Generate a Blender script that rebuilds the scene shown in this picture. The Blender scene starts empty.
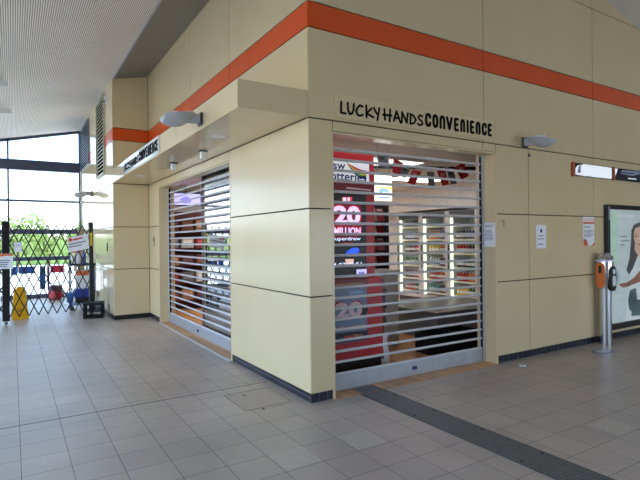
import bpy, bmesh, math, random
from mathutils import Vector, Matrix
random.seed(7)
SC = bpy.context.scene
COL = SC.collection
PI = math.pi

# ---------------------------------------------------------------- camera
F = 492.85
YAW, PIT, ROL = math.radians(31.960), math.radians(-0.007), math.radians(-0.582)
CAM = Vector((-2.45982, -4.13371, 1.6))
_fw = Vector((math.sin(YAW)*math.cos(PIT), math.cos(YAW)*math.cos(PIT), math.sin(PIT)))
_r = Vector((math.cos(YAW), -math.sin(YAW), 0)); _u = _r.cross(_fw)
RT = _r*math.cos(ROL) + _u*math.sin(ROL)
UP = -_r*math.sin(ROL) + _u*math.cos(ROL)
cd = bpy.data.cameras.new('camera'); cam = bpy.data.objects.new('camera', cd); COL.objects.link(cam)
cd.sensor_width = 36; cd.lens = F/640*36; cd.clip_start = .05; cd.clip_end = 500
M4 = Matrix((RT, UP, -_fw)).transposed().to_4x4(); M4.translation = CAM
cam.matrix_world = M4
SC.camera = cam
def ray(x, y): return RT*(x-320) + UP*(240-y) + _fw*F
def onX(x, y, Y0=0.0):            # point of the plane Y = Y0 seen at pixel
    d = ray(x, y); return CAM + d*((Y0-CAM.y)/d.y)
def onY(x, y, X0=0.0):
    d = ray(x, y); return CAM + d*((X0-CAM.x)/d.x)
def onZ(x, y, Z0=0.0):
    d = ray(x, y); return CAM + d*((Z0-CAM.z)/d.z)

# ---------------------------------------------------------------- materials
def lin(c): return c/12.92 if c <= .04045 else ((c+.055)/1.055)**2.4
def S(r, g, b): return (lin(r/255), lin(g/255), lin(b/255))
MATS = {}
def mat(name, col, rough=.5, metal=0., var=.06, scale=9., emit=None, es=0., bump=0., spec=.5, coat=0.):
    if name in MATS: return MATS[name]
    m = bpy.data.materials.new(name); m.use_nodes = True
    nt = m.node_tree; N = nt.nodes; L = nt.links
    b = N['Principled BSDF']
    b.inputs['Roughness'].default_value = rough; b.inputs['Metallic'].default_value = metal
    b.inputs['Specular IOR Level'].default_value = spec
    b.inputs['Coat Weight'].default_value = coat
    tc = N.new('ShaderNodeTexCoord'); nz = N.new('ShaderNodeTexNoise')
    nz.inputs['Scale'].default_value = scale; nz.inputs['Detail'].default_value = 3
    L.new(tc.outputs['Object'], nz.inputs['Vector'])
    rp = N.new('ShaderNodeValToRGB')
    lo = [max(0, c*(1-var)) for c in col]; hi = [min(1, c*(1+var)) for c in col]
    rp.color_ramp.elements[0].color = (*lo, 1); rp.color_ramp.elements[1].color = (*hi, 1)
    rp.color_ramp.elements[0].position = .3; rp.color_ramp.elements[1].position = .7
    L.new(nz.outputs['Fac'], rp.inputs['Fac']); L.new(rp.outputs['Color'], b.inputs['Base Color'])
    if emit:
        b.inputs['Emission Color'].default_value = (*emit, 1); b.inputs['Emission Strength'].default_value = es
    if bump:
        bp = N.new('ShaderNodeBump'); bp.inputs['Strength'].default_value = bump; bp.inputs['Distance'].default_value = .01
        L.new(nz.outputs['Fac'], bp.inputs['Height']); L.new(bp.outputs['Normal'], b.inputs['Normal'])
    MATS[name] = m; return m
def glass_mat(name, tint, rough=.01, ior=1.5, mul=1.0):
    m = bpy.data.materials.new(name); m.use_nodes = True
    nt = m.node_tree; N = nt.nodes; L = nt.links
    N.remove(N['Principled BSDF'])
    t = N.new('ShaderNodeBsdfTransparent'); t.inputs['Color'].default_value = (*tint, 1)
    g = N.new('ShaderNodeBsdfGlossy'); g.inputs['Roughness'].default_value = rough
    f = N.new('ShaderNodeFresnel'); f.inputs['IOR'].default_value = ior
    mu = N.new('ShaderNodeMath'); mu.operation = 'MULTIPLY'; mu.inputs[1].default_value = mul; mu.use_clamp = True
    mx = N.new('ShaderNodeMixShader')
    ge = N.new('ShaderNodeNewGeometry'); io = N.new('ShaderNodeMath'); io.operation = 'MULTIPLY_ADD'; io.inputs[1].default_value = 1/ior-ior; io.inputs[2].default_value = ior
    L.new(ge.outputs['Backfacing'], io.inputs[0]); L.new(io.outputs[0], f.inputs['IOR'])
    L.new(f.outputs[0], mu.inputs[0]); L.new(mu.outputs[0], mx.inputs[0])
    L.new(t.outputs[0], mx.inputs[1]); L.new(g.outputs[0], mx.inputs[2])
    L.new(mx.outputs[0], N['Material Output'].inputs['Surface'])
    return m
CREAM = mat('cream panel', S(217, 196, 154), .2, var=.025, scale=1.3, coat=0.)
CREAMG = mat('cream gloss panel', S(217, 196, 154), .10, var=.025, scale=1.3)
ORANGE = mat('orange panel', S(222, 82, 22), .26, var=.04, scale=1.5)
JOINT = mat('dark joint', S(48, 44, 36), .8)
NAVY_TILE = None
BLACK = mat('black', S(24, 24, 26), .45)
BLACKM = mat('black metal', S(22, 23, 27), .4, metal=0.)
INK = mat('sign ink', S(10, 10, 10), .85, spec=.15)
GREY = mat('grey powdercoat', S(176, 178, 184), .35)
LGREY = mat('shutter aluminium', S(206, 206, 208), .42, metal=.2, scale=3, var=.02)
DGREY = mat('dark grey', S(70, 71, 74), .5)
WHITE = mat('white paint', S(232, 232, 230), .45)
PAPER = mat('paper', S(236, 236, 240), .7)
STEEL = mat('brushed steel', S(205, 205, 205), .2, metal=1., scale=4, var=.02)
FRAME = mat('window frame navy', S(66, 72, 92), .4)
TIMBER = None
RED = mat('lottery red', S(190, 20, 34), .4)
YEL = mat('yellow plastic', S(240, 178, 20), .4)
BLUE = mat('blue cloth', S(40, 90, 180), .8)
GLASS = glass_mat('clear glass', (.97, .985, .98))
SGLASS = glass_mat('shop glass', (.62, .64, .65), mul=3.6)

def floor_mat():
    m = bpy.data.materials.new('grey floor tiles'); m.use_nodes = True
    nt = m.node_tree; N = nt.nodes; L = nt.links; b = N['Principled BSDF']
    tc = N.new('ShaderNodeTexCoord'); mp = N.new('ShaderNodeMapping')
    mp.inputs['Location'].default_value = (-.06+.0015, -.12+.0015, 0)
    L.new(tc.outputs['Object'], mp.inputs['Vector'])
    br = N.new('ShaderNodeTexBrick'); br.offset = 0; br.squash = 1
    br.inputs['Scale'].default_value = 1; br.inputs['Brick Width'].default_value = .31; br.inputs['Row Height'].default_value = .309
    br.inputs['Mortar Size'].default_value = .0028; br.inputs['Mortar Smooth'].default_value = .2; br.inputs['Bias'].default_value = 0
    br.inputs['Color1'].default_value = (*S(177, 162, 149), 1); br.inputs['Color2'].default_value = (*S(185, 169, 155), 1)
    br.inputs['Mortar'].default_value = (*S(118, 107, 99), 1)
    L.new(mp.outputs[0], br.inputs['Vector'])
    nz = N.new('ShaderNodeTexNoise'); nz.inputs['Scale'].default_value = 1.1; nz.inputs['Detail'].default_value = 5
    L.new(tc.outputs['Object'], nz.inputs['Vector'])
    n2 = N.new('ShaderNodeTexNoise'); n2.inputs['Scale'].default_value = 160; n2.inputs['Detail'].default_value = 2
    L.new(tc.outputs['Object'], n2.inputs['Vector'])
    mr = N.new('ShaderNodeMapRange'); mr.inputs[1].default_value = .3; mr.inputs[2].default_value = .7; mr.inputs[3].default_value = .84; mr.inputs[4].default_value = 1.14
    L.new(nz.outputs['Fac'], mr.inputs[0])
    m2 = N.new('ShaderNodeMapRange'); m2.inputs[1].default_value = .3; m2.inputs[2].default_value = .7; m2.inputs[3].default_value = .93; m2.inputs[4].default_value = 1.07
    L.new(n2.outputs['Fac'], m2.inputs[0])
    mu = N.new('ShaderNodeMath'); mu.operation = 'MULTIPLY'; L.new(mr.outputs[0], mu.inputs[0]); L.new(m2.outputs[0], mu.inputs[1])
    vm = N.new('ShaderNodeVectorMath'); vm.operation = 'SCALE'
    L.new(br.outputs['Color'], vm.inputs[0]); L.new(mu.outputs[0], vm.inputs['Scale'])
    L.new(vm.outputs[0], b.inputs['Base Color'])
    b.inputs['Roughness'].default_value = .36
    rr = N.new('ShaderNodeMapRange'); rr.inputs[3].default_value = .32; rr.inputs[4].default_value = .46
    L.new(nz.outputs['Fac'], rr.inputs[0])
    ra = N.new('ShaderNodeMath'); ra.operation = 'MULTIPLY_ADD'; ra.inputs[1].default_value = .5; ra.use_clamp = True
    L.new(br.outputs['Fac'], ra.inputs[0]); L.new(rr.outputs[0], ra.inputs[2]); L.new(ra.outputs[0], b.inputs['Roughness'])
    bp = N.new('ShaderNodeBump'); bp.inputs['Strength'].default_value = .15; bp.inputs['Distance'].default_value = .003; bp.invert = True
    L.new(br.outputs['Fac'], bp.inputs['Height']); L.new(bp.outputs[0], b.inputs['Normal'])
    return m
FLOOR = floor_mat()
def plank_mat(name, c1, c2, bw, rh, rough=.4, mort=.002, mc=(40, 30, 22), rot=0):
    m = bpy.data.materials.new(name); m.use_nodes = True
    nt = m.node_tree; N = nt.nodes; L = nt.links; b = N['Principled BSDF']
    tc = N.new('ShaderNodeTexCoord'); mp = N.new('ShaderNodeMapping'); mp.inputs['Rotation'].default_value = rot if isinstance(rot, tuple) else (0, 0, rot)
    L.new(tc.outputs['Object'], mp.inputs['Vector'])
    br = N.new('ShaderNodeTexBrick'); br.inputs['Scale'].default_value = 1; br.inputs['Brick Width'].default_value = bw
    br.inputs['Row Height'].default_value = rh; br.inputs['Mortar Size'].default_value = mort
    br.inputs['Color1'].default_value = (*c1, 1); br.inputs['Color2'].default_value = (*c2, 1); br.inputs['Mortar'].default_value = (*S(*mc), 1)
    L.new(mp.outputs[0], br.inputs['Vector']); L.new(br.outputs['Color'], b.inputs['Base Color'])
    b.inputs['Roughness'].default_value = rough
    return m
TIMBER = plank_mat('timber floor', S(226, 172, 114), S(192, 138, 90), .9, .12, .45, rot=PI/2)
NAVY_TILE = plank_mat('navy skirting tile', S(26, 28, 38), S(38, 41, 52), .10, .30, .25, .004, (92, 94, 102), rot=(PI/2, 0, 0))
NAVY_TILE_Y = plank_mat('navy skirting tile along y', S(26, 28, 38), S(38, 41, 52), .10, .30, .25, .004, (92, 94, 102), rot=(PI/2, 0, PI/2))
def ceil_mat():
    m = bpy.data.materials.new('perforated ribbed ceiling'); m.use_nodes = True
    nt = m.node_tree; N = nt.nodes; L = nt.links; b = N['Principled BSDF']
    tc = N.new('ShaderNodeTexCoord'); wv = N.new('ShaderNodeTexWave'); wv.wave_type = 'BANDS'; wv.bands_direction = 'X'
    wv.inputs['Scale'].default_value = 2*PI/(20*.027); wv.inputs['Distortion'].default_value = 0
    L.new(tc.outputs['Object'], wv.inputs['Vector'])
    rp = N.new('ShaderNodeValToRGB')
    rp.color_ramp.elements[0].position = .15; rp.color_ramp.elements[0].color = (*S(166, 155, 148), 1)
    rp.color_ramp.elements[1].position = .55; rp.color_ramp.elements[1].color = (*S(255, 246, 238), 1)
    L.new(wv.outputs['Fac'], rp.inputs['Fac'])
    nz = N.new('ShaderNodeTexNoise'); nz.inputs['Scale'].default_value = .6; nz.inputs['Detail'].default_value = 4
    L.new(tc.outputs['Object'], nz.inputs['Vector'])
    mr = N.new('ShaderNodeMapRange'); mr.inputs[1].default_value = .3; mr.inputs[2].default_value = .7; mr.inputs[3].default_value = .93; mr.inputs[4].default_value = 1.05
    L.new(nz.outputs['Fac'], mr.inputs[0])
    vm = N.new('ShaderNodeVectorMath'); vm.operation = 'SCALE'
    L.new(rp.outputs[0], vm.inputs[0]); L.new(mr.outputs[0], vm.inputs['Scale']); L.new(vm.outputs[0], b.inputs['Base Color'])
    b.inputs['Roughness'].default_value = .6
    bp = N.new('ShaderNodeBump'); bp.inputs['Strength'].default_value = .5; bp.inputs['Distance'].default_value = .006
    L.new(wv.outputs['Fac'], bp.inputs['Height']); L.new(bp.outputs[0], b.inputs['Normal'])
    return m
CEIL = ceil_mat()
SOFFIT = mat('smooth ceiling edge in shade', S(132, 126, 118), .5, var=.03, scale=.8)  # strip colour darkened to carry the shade there
def plate_mat():
    m = bpy.data.materials.new('chequer plate'); m.use_nodes = True
    nt = m.node_tree; N = nt.nodes; L = nt.links; b = N['Principled BSDF']
    tc = N.new('ShaderNodeTexCoord'); mp = N.new('ShaderNodeMapping'); mp.inputs['Rotation'].default_value = (0, 0, PI/4)
    L.new(tc.outputs['Object'], mp.inputs['Vector'])
    br = N.new('ShaderNodeTexBrick'); br.offset = .5; br.inputs['Scale'].default_value = 1; br.inputs['Brick Width'].default_value = .04; br.inputs['Row Height'].default_value = .02
    br.inputs['Mortar Size'].default_value = .005; br.inputs['Mortar Smooth'].default_value = .5
    br.inputs['Color1'].default_value = (*S(126, 128, 128), 1); br.inputs['Color2'].default_value = (*S(108, 110, 110), 1); br.inputs['Mortar'].default_value = (*S(74, 76, 78), 1)
    L.new(mp.outputs[0], br.inputs['Vector']); L.new(br.outputs['Color'], b.inputs['Base Color'])
    b.inputs['Metallic'].default_value = .3; b.inputs['Roughness'].default_value = .45
    bp = N.new('ShaderNodeBump'); bp.inputs['Strength'].default_value = .6; bp.inputs['Distance'].default_value = .003; bp.invert = True
    L.new(br.outputs['Fac'], bp.inputs['Height']); L.new(bp.outputs[0], b.inputs['Normal'])
    return m
PLATE = plate_mat()

# ---------------------------------------------------------------- mesh builder
class MB:
    def __init__(s): s.v = []; s.f = []; s.m = []; s.mats = []
    def mi(s, m):
        if m not in s.mats: s.mats.append(m)
        return s.mats.index(m)
    def add(s, vs, fs, m):
        o = len(s.v); s.v += [Vector(v) for v in vs]; i = s.mi(m)
        for f in fs: s.f.append([k+o for k in f]); s.m.append(i)
        return s
    def box(s, x0, x1, y0, y1, z0, z1, m):
        if x0 > x1: x0, x1 = x1, x0
        if y0 > y1: y0, y1 = y1, y0
        if z0 > z1: z0, z1 = z1, z0
        vs = [(x, y, z) for z in (z0, z1) for y in (y0, y1) for x in (x0, x1)]
        return s.add(vs, [(0, 2, 3, 1), (4, 5, 7, 6), (0, 1, 5, 4), (2, 6, 7, 3), (0, 4, 6, 2), (1, 3, 7, 5)], m)
    def prism(s, pts, d, m):       # pts: planar polygon of 3-D points; d: extrusion vector
        pts = [Vector(p) for p in pts]; d = Vector(d); n = len(pts)
        a = sum((pts[i].cross(pts[(i+1) % n]) for i in range(n)), Vector())
        if a.dot(d) > 0: pts.reverse()
        vs = pts + [p+d for p in pts]
        fs = [list(range(n)), list(range(2*n-1, n-1, -1))] + [(i, i+n, (i+1) % n+n, (i+1) % n) for i in range(n)]
        return s.add(vs, fs, m)
    def bar(s, a, b, w, t, m, up=(0, 0, 1)):    # rectangular bar from a to b
        a = Vector(a); b = Vector(b); d = (b-a).normalized(); u = Vector(up)
        if abs(d.dot(u)) > .99: u = Vector((0, 1, 0))
        r = d.cross(u).normalized()*w/2; u = r.cross(d).normalized()*t/2
        vs = [a-r-u, a+r-u, a+r+u, a-r+u, b-r-u, b+r-u, b+r+u, b-r+u]
        return s.add(vs, [(0, 3, 2, 1), (4, 5, 6, 7), (0, 1, 5, 4), (1, 2, 6, 5), (2, 3, 7, 6), (3, 0, 4, 7)], m)
    def tube(s, pts, r, m, n=8, caps=True):
        pts = [Vector(p) for p in pts]; rs = r if isinstance(r, (list, tuple)) else [r]*len(pts)
        vs = []; ref = None
        for i, p in enumerate(pts):
            d = (pts[min(i+1, len(pts)-1)]-pts[max(i-1, 0)]).normalized()
            if ref is None or abs(ref.dot(d)) > .98: ref = Vector((0, 0, 1)) if abs(d.z) < .9 else Vector((1, 0, 0))
            a = d.cross(ref).normalized(); b = d.cross(a).normalized()
            vs += [p + (a*math.cos(2*PI*k/n)+b*math.sin(2*PI*k/n))*rs[i] for k in range(n)]
        fs = []
        for i in range(len(pts)-1):
            for k in range(n):
                fs.append((i*n+k, (i+1)*n+k, (i+1)*n+(k+1) % n, i*n+(k+1) % n))
        if caps: fs += [list(range(n)), list(range(len(vs)-1, len(vs)-n-1, -1))]
        return s.add(vs, fs, m)
    def lathe(s, prof, c, m, n=16, sx=1., sy=1.):   # prof: (r, z)
        vs = [(c[0]+r*sx*math.cos(2*PI*k/n), c[1]+r*sy*math.sin(2*PI*k/n), c[2]+z) for r, z in prof for k in range(n)]
        fs = [(i*n+k, i*n+(k+1) % n, (i+1)*n+(k+1) % n, (i+1)*n+k) for i in range(len(prof)-1) for k in range(n)]
        fs += [list(range(n-1, -1, -1)), list(range(len(vs)-n, len(vs)))]
        return s.add(vs, fs, m)
    def build(s, name, parent=None, bevel=0, smooth=False, org=None):
        me = bpy.data.meshes.new(name)
        o0 = Vector(org) if org is not None else (parent.matrix_basis.translation.copy() if parent else Vector())
        if parent and parent.parent: o0 = o0 + parent.parent.matrix_basis.translation
        off = o0
        me.from_pydata([v-off for v in s.v], [], s.f)
        for m in s.mats: me.materials.append(m)
        me.polygons.foreach_set('material_index', s.m)
        if smooth: me.polygons.foreach_set('use_smooth', [True]*len(s.f))
        bm = bmesh.new(); bm.from_mesh(me); bmesh.ops.recalc_face_normals(bm, faces=bm.faces); bm.to_mesh(me); bm.free()
        me.update()
        o = bpy.data.objects.new(name, me); COL.objects.link(o)
        if parent: o.parent = parent
        else: o.location = off
        if smooth and hasattr(me, 'set_sharp_from_angle'): me.set_sharp_from_angle(angle=math.radians(40))
        if bevel:
            b = o.modifiers.new('bevel', 'BEVEL'); b.width = bevel; b.segments = 2; b.limit_method = 'ANGLE'
        return o
def tag(o, label, cat, group=None):
    o['label'] = label; o['category'] = cat
    if group: o['group'] = group
    return o
def struct(o, label, cat):
    o['kind'] = 'structure'; return tag(o, label, cat)
def thing(name, loc, label, cat, group=None):
    o = bpy.data.objects.new(name, None); COL.objects.link(o); o.location = loc; o.empty_display_size = .1
    return tag(o, label, cat, group)
def copy_tree(o, loc=None, parent=None):
    c = o.copy(); COL.objects.link(c)
    if parent: c.parent = parent
    if loc is not None: c.location = loc
    for ch in list(o.children): copy_tree(ch, None, c)
    return c

# ---- lettering: strokes (hand-painted signs) and font text
GL = {
 'L': [[(.05, 1), (0, .04), (.95, .02)]],
 'U': [[(0, 1), (.04, .35), (.3, .02), (.65, .1), (.86, .45), (.95, 1)]],
 'C': [[(1, .88), (.62, .98), (.22, .72), (.02, .36), (.25, .06), (.62, .02), (1, .16)]],
 'K': [[(.03, 1.06), (.08, -.02)], [(.75, .86), (.08, .34), (1, .06)]],
 'Y': [[(0, .95), (.5, .46)], [(1, 1), (.62, -.15)]],
 'H': [[(.18, 1), (.24, 0)], [(.84, 1.05), (.78, -.08)], [(0, .44), (1, .5)]],
 'A': [[(0, .02), (.42, 1), (1, -.06)], [(.1, .34), (.84, .36)]],
 'N': [[(0, 0), (.04, 1), (.86, .02), (1, .98)]],
 'D': [[(.12, .95), (.06, 0)], [(0, .96), (.6, .82), (1, .45), (.62, .1), (.06, 0)]],
 'S': [[(.92, .9), (.45, 1), (.12, .78), (.3, .58), (.8, .4), (.92, .16), (.5, 0), (0, .12)]],
 'c': [[(1, .74), (.88, .95), (.5, 1), (.12, .9), (0, .6), (0, .4), (.12, .1), (.5, 0), (.88, .05), (1, .26)]],
 'o': [[(.5, 1), (.12, .9), (0, .6), (0, .4), (.12, .1), (.5, 0), (.88, .1), (1, .4), (1, .6), (.88, .9), (.5, 1)]],
 'n': [[(0, 0), (0, .7), (.15, .93), (.5, 1), (.85, .93), (1, .7), (1, 0)]],
 'v': [[(0, 1), (.5, 0), (1, 1)]],
 'e': [[(1, 1), (.1, 1), (0, .9), (0, .1), (.1, 0), (1, 0)], [(0, .5), (.85, .5)]],
 'i': [[(.5, 1), (.5, 0)]],
}
LET = [('L', .36, .429), ('U', .445, .532), ('C', .548, .641), ('K', .677, .782), ('Y', .782, .861), ('H', .903, 1.029), ('A', 1.054, 1.157), ('N', 1.17, 1.262), ('D', 1.29, 1.385), ('S', 1.405, 1.49),
       ('c', 1.53, 1.624), ('o', 1.645, 1.736), ('n', 1.758, 1.848), ('v', 1.865, 1.972), ('e', 1.998, 2.077), ('n', 2.105, 2.184), ('i', 2.214, 2.248), ('e', 2.273, 2.347), ('n', 2.377, 2.458), ('c', 2.486, 2.576), ('e', 2.597, 2.672)]
def stroke_sign(mb, fn, depth, m):
    """fn(u, z) -> 3-D point on the board, depth: extrusion vector"""
    def seg(a, b, w):
        d = Vector((b[0]-a[0], b[1]-a[1])); l = d.length
        if l < 1e-6: return
        n = Vector((-d.y, d.x))/l*w/2
        q = [(a[0]+n.x, a[1]+n.y), (a[0]-n.x, a[1]-n.y), (b[0]-n.x, b[1]-n.y), (b[0]+n.x, b[1]+n.y)]
        mb.prism([fn(*p) for p in q], depth, m)
    def disc(c, r):
        mb.prism([fn(c[0]+r*math.cos(k*PI/4), c[1]+r*math.sin(k*PI/4)) for k in range(8)], depth*1.001, m)
    for ch, a, b in LET:
        hand = ch.isupper(); w = .021 if hand else .031
        z0, z1 = (2.882, 2.997) if hand else (2.892, 3.022)
        a2, b2 = (a+.012, b+.006) if hand else (a+w/2, b-w/2)
        for pl in GL[ch]:
            P2 = [(a2+(b2-a2)*x, z0+(z1-z0)*y) for x, y in pl]
            for i in range(len(P2)-1): seg(P2[i], P2[i+1], w)
            for p in P2: disc(p, w/2)
def text_into(mb, s, fn, u, z, h, m, width=None, thick=0, align='L', bold=.018):
    cu = bpy.data.curves.new('t', 'FONT'); cu.body = s; cu.size = 1; cu.resolution_u = 3; cu.offset = bold
    ob = bpy.data.objects.new('t', cu); COL.objects.link(ob)
    dg = bpy.context.evaluated_depsgraph_get(); me = bpy.data.meshes.new_from_object(ob.evaluated_get(dg))
    bpy.data.objects.remove(ob); bpy.data.curves.remove(cu)
    if me.vertices:
        xs = [v.co.x for v in me.vertices]; ys = [v.co.y for v in me.vertices]
        x0, x1, y0, y1 = min(xs), max(xs), min(ys), max(ys)
        sy = h/(y1-y0); sx = (width/(x1-x0)) if width else sy
        if align == 'C': u = u-(x1-x0)*sx/2
        vs = [fn(u+(v.co.x-x0)*sx, z+(v.co.y-y0)*sy) for v in me.vertices]
        mb.add(vs, [list(p.vertices) for p in me.polygons], m)
        if thick:
            pass
    bpy.data.meshes.remove(me)
def rectR(mb, p0, p1, Y, m, t=.004):     # a flat rectangle on a Y-plane between two pixels' points
    mb.box(p0.x, p1.x, Y-t, Y, p0.z, p1.z, m)

# ================================================================ SETTING
HALL_X0, HALL_X1, HALL_Y0, HALL_Y1 = -6.4, 11.0, -8.0, 12.2
def zc(x):   # underside of the gable ceiling
    return 5.10+.22*x if x < 3.13 else 5.10+.22*3.13-.22*(x-3.13)

m = MB(); m.box(HALL_X0, HALL_X1, HALL_Y0, HALL_Y1, -.15, 0, FLOOR)
struct(m.build('floor'), 'grey square tiled concourse floor', 'floor')
m = MB(); m.box(.02, 6.95, .03, 8.3, 0, .004, TIMBER); m.box(.26, 2.74, -.028, .03, 0, .004, TIMBER); m.box(-.0, .02, 2.08, 5.79, 0, .004, TIMBER)
m.box(-.03, 0, 2.08, 5.79, 0, .006, LGREY)
struct(m.build('floor'), 'brown timber shop floor behind the shutters', 'floor')
m = MB(); m.box(-90, 90, -60, -8.3, -.4, -.16, mat('pale outdoor concrete', S(214, 208, 196), .8, scale=.4)); m.box(-90, 90, -8.3, 12.4, -.4, -.17, mat('unseen dark ground', S(138, 129, 118), .9, var=.15, scale=6)); m.box(-90, 90, 12.4, 120, -.4, -.16, mat('pale outdoor concrete', S(214, 208, 196), .8, scale=.4))  # unseen dark and pale zones added to set light bounced into the hall
struct(m.build('ground'), 'pale sunlit ground outside the end glazing', 'ground')

# ceiling
m = MB()
def slab(x0, x1, y0, y1, mm, drop=0., t=.3):
    m.prism([(x0, y0, zc(x0)-drop), (x1, y0, zc(x1)-drop), (x1, y0, zc(x1)+t), (x0, y0, zc(x0)+t)], (0, y1-y0, 0), mm)
slab(HALL_X0, -.70, HALL_Y0, HALL_Y1+.3, CEIL)
slab(-.70, 3.13, HALL_Y0, HALL_Y1+.3, CEIL); slab(3.13, HALL_X1, HALL_Y0, HALL_Y1+.3, CEIL)
struct(m.build('ceiling'), 'sloping grey ribbed perforated ceiling', 'ceiling')
m = MB()
m.prism([(-.70, 0, zc(-.70)-.012), (-.02, 0, zc(-.02)-.012), (-.02, 0, zc(-.02)), (-.70, 0, zc(-.70))], (0, 6.64, 0), SOFFIT)
m.prism([(-.705, 0, zc(-.705)-.02), (-.68, 0, zc(-.68)-.02), (-.68, 0, zc(-.68)), (-.705, 0, zc(-.705))], (0, 6.64, 0), GREY)
struct(m.build('trim_1'), 'smooth ceiling strip in shade-darkened grey along the cream left wall', 'trim')

# panelled walls
G = .006; T = .02
def P_R(mb, u0, u1, z0, z1, mm=CREAM): mb.box(u0+G, u1-G, 0, T, z0+.007, z1-.007, mm)
def P_L(mb, u0, u1, z0, z1, mm=CREAM): mb.box(0, T, u0+G, u1-G, z0+.007, z1-.007, mm)
def P_P(mb, u0, u1, z0, z1, mm=CREAM): mb.box(u0+G, u1-G, 6.64, 6.64+T, z0+.007, z1-.007, mm)
def P_W(mb, u0, u1, z0, z1, mm=CREAMG): mb.box(-.71, -.71+T, u0+G, u1-G, z0+.007, z1-.007, mm)
ZJ = [.09, 1.04, 1.91, 2.80]; SB, ST, JT = 3.69, 3.945, 5.06

# wall_right (the shop front that faces the viewer)
m = MB()
for x0, x1 in ((0, 2.55), (2.55, 5.01), (5.01, 7.47), (7.47, 9.0)):
    P_R(m, x0, x1, 2.80, SB); P_R(m, x0, x1, SB, ST, ORANGE); P_R(m, x0, x1, ST, JT)
    xs = [x0+G] + ([3.13] if x0 < 3.13 < x1 else []) + [x1-G]
    m.prism([(x0+G, 0, JT+G), (x1-G, 0, JT+G)] + [(x, 0, max(zc(x)+.02, JT+G+.001)) for x in reversed(xs)], (0, T, 0), CREAM)
for z0, z1 in zip(ZJ, ZJ[1:]):
    P_R(m, 0, .28, z0, z1)
    for x0, x1 in ((2.77, 3.43), (3.43, 5.01), (5.01, 7.0), (7.0, 9.0)): P_R(m, x0, x1, z0, z1)
P_R(m, .28, 2.52, 2.69, 2.80); P_R(m, 2.52, 2.77, 2.69, 2.80)
# backing
m.box(.021, .27, T, .22, 0.0, 2.80, JOINT); m.box(2.78, 9.0, T, .22, 0.0, 2.80, JOINT); m.box(.021, 9.0, T, .22, 2.80, 5.0, JOINT)
m.box(.27, 2.78, T, .22, 2.70, 2.80, JOINT)
m.prism([(.021, T, 5.0), (9, T, 5.0), (9, T, zc(9)), (3.13, T, zc(3.13)), (.021, T, zc(.021))], (0, .2, 0), JOINT)
# reveals of the opening
m.box(2.745, 2.78, -.001, .30, 0.0, 2.69, CREAM); m.box(.262, .285, -.004, .30, 0.0, 2.69, CREAM)
m.box(.285, 2.745, .003, .16, 2.672, 2.692, CREAM)
struct(m.build('wall_right', bevel=.0015), 'cream panelled shop front with orange stripe and lettered fascia', 'wall')

# wall_left (receding to the left)
m = MB()
for y0, y1 in ((0, 2.04), (2.04, 3.73), (3.73, 5.42), (5.42, 6.64)):
    P_L(m, y0, y1, 2.80, SB); P_L(m, y0, y1, SB, ST, ORANGE)
    m.box(0, T, y0+G, y1-G, ST+G, zc(0)+.02, CREAM)
for z0, z1 in zip(ZJ, ZJ[1:]):
    P_L(m, 0, 2.06, z0, z1); P_L(m, 5.80, 6.64, z0, z1)
P_L(m, 2.06, 3.73, 2.67, 2.80); P_L(m, 3.73, 5.80, 2.67, 2.80)
m.box(T, .19, .021, 2.055, 0, 2.80, JOINT); m.box(T, .25, 5.82, 6.95, 0, 2.80, JOINT); m.box(T, .25, .021, 6.95, 2.80, 5.12, JOINT)
m.box(T, .25, 2.05, 5.82, 2.69, 2.80, JOINT)
m.box(-.001, .30, 5.80, 5.83, 0, 2.67, CREAM); m.box(-.004, .30, 2.045, 2.068, 0, 2.67, CREAM)
m.box(.003, .16, 2.068, 5.80, 2.652, 2.672, CREAM)
struct(m.build('wall_left', bevel=.0015), 'cream panelled wall of the left shutter with orange stripe', 'wall')

# wall_far : the stepped-out pier at the end of the left wall
m = MB()
for z0, z1 in zip(ZJ, ZJ[1:]): P_P(m, -.71, 0, z0, z1)
P_P(m, -.71, 0, 2.80, SB); P_P(m, -.71, 0, SB, ST, ORANGE)
m.prism([(-.71+G, 6.64, ST+G), (-G, 6.64, ST+G), (-G, 6.64, zc(0)+.02), (-.71+G, 6.64, zc(-.71)+.02)], (0, T, 0), CREAM)
for y0, y1 in ((6.64, 7.55), (7.55, 8.78), (8.78, 10.1), (10.1, 12.2)):
    for z0, z1 in zip(ZJ, ZJ[1:]): P_W(m, y0, y1, z0, z1)
    P_W(m, y0, y1, 2.80, SB); P_W(m, y0, y1, SB, ST, ORANGE); P_W(m, y0, y1, ST, 4.96)
m.box(-.69, 0, 6.661, 6.95, 0, 4.93, JOINT); m.box(-.69, -.5, 6.95, 12.2, 0, 4.93, JOINT)
struct(m.build('wall_far', bevel=.0015), 'cream panelled pier and side wall beside the end glazing', 'wall')

# unseen walls behind the viewer and far right, added to hold back light
BR = plank_mat('grey light-blocking wall', S(150, 142, 130), S(138, 130, 120), .4, .2, .8, .006, (110, 105, 100), rot=(PI/2, 0, 0))
m = MB(); m.box(HALL_X0, 3.0, HALL_Y0-.2, HALL_Y0, 0, 5.75, BR); m.box(3.0, HALL_X1, HALL_Y0-.2, HALL_Y0, 2.45, 5.75, BR); m.box(HALL_X1-.2, HALL_X1, HALL_Y0, 0, 0, 4.1, BR)
struct(m.build('wall_back'), 'unseen block wall behind the viewer, added to hold back light', 'wall')
m = MB(); m.box(6.95, 7.15, .22, 12.2, 0, 2.9, WHITE); m.box(.25, 6.95, 8.3, 8.5, 0, 2.9, WHITE)
m.box(.25, .27, 6.95, 8.3, 0, 2.9, WHITE)
struct(m.build('wall_back'), 'white inner walls of the shop', 'wall')
m = MB(); m.box(.255, 6.95, .225, 8.3, 2.86, 2.95, WHITE)
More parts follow.
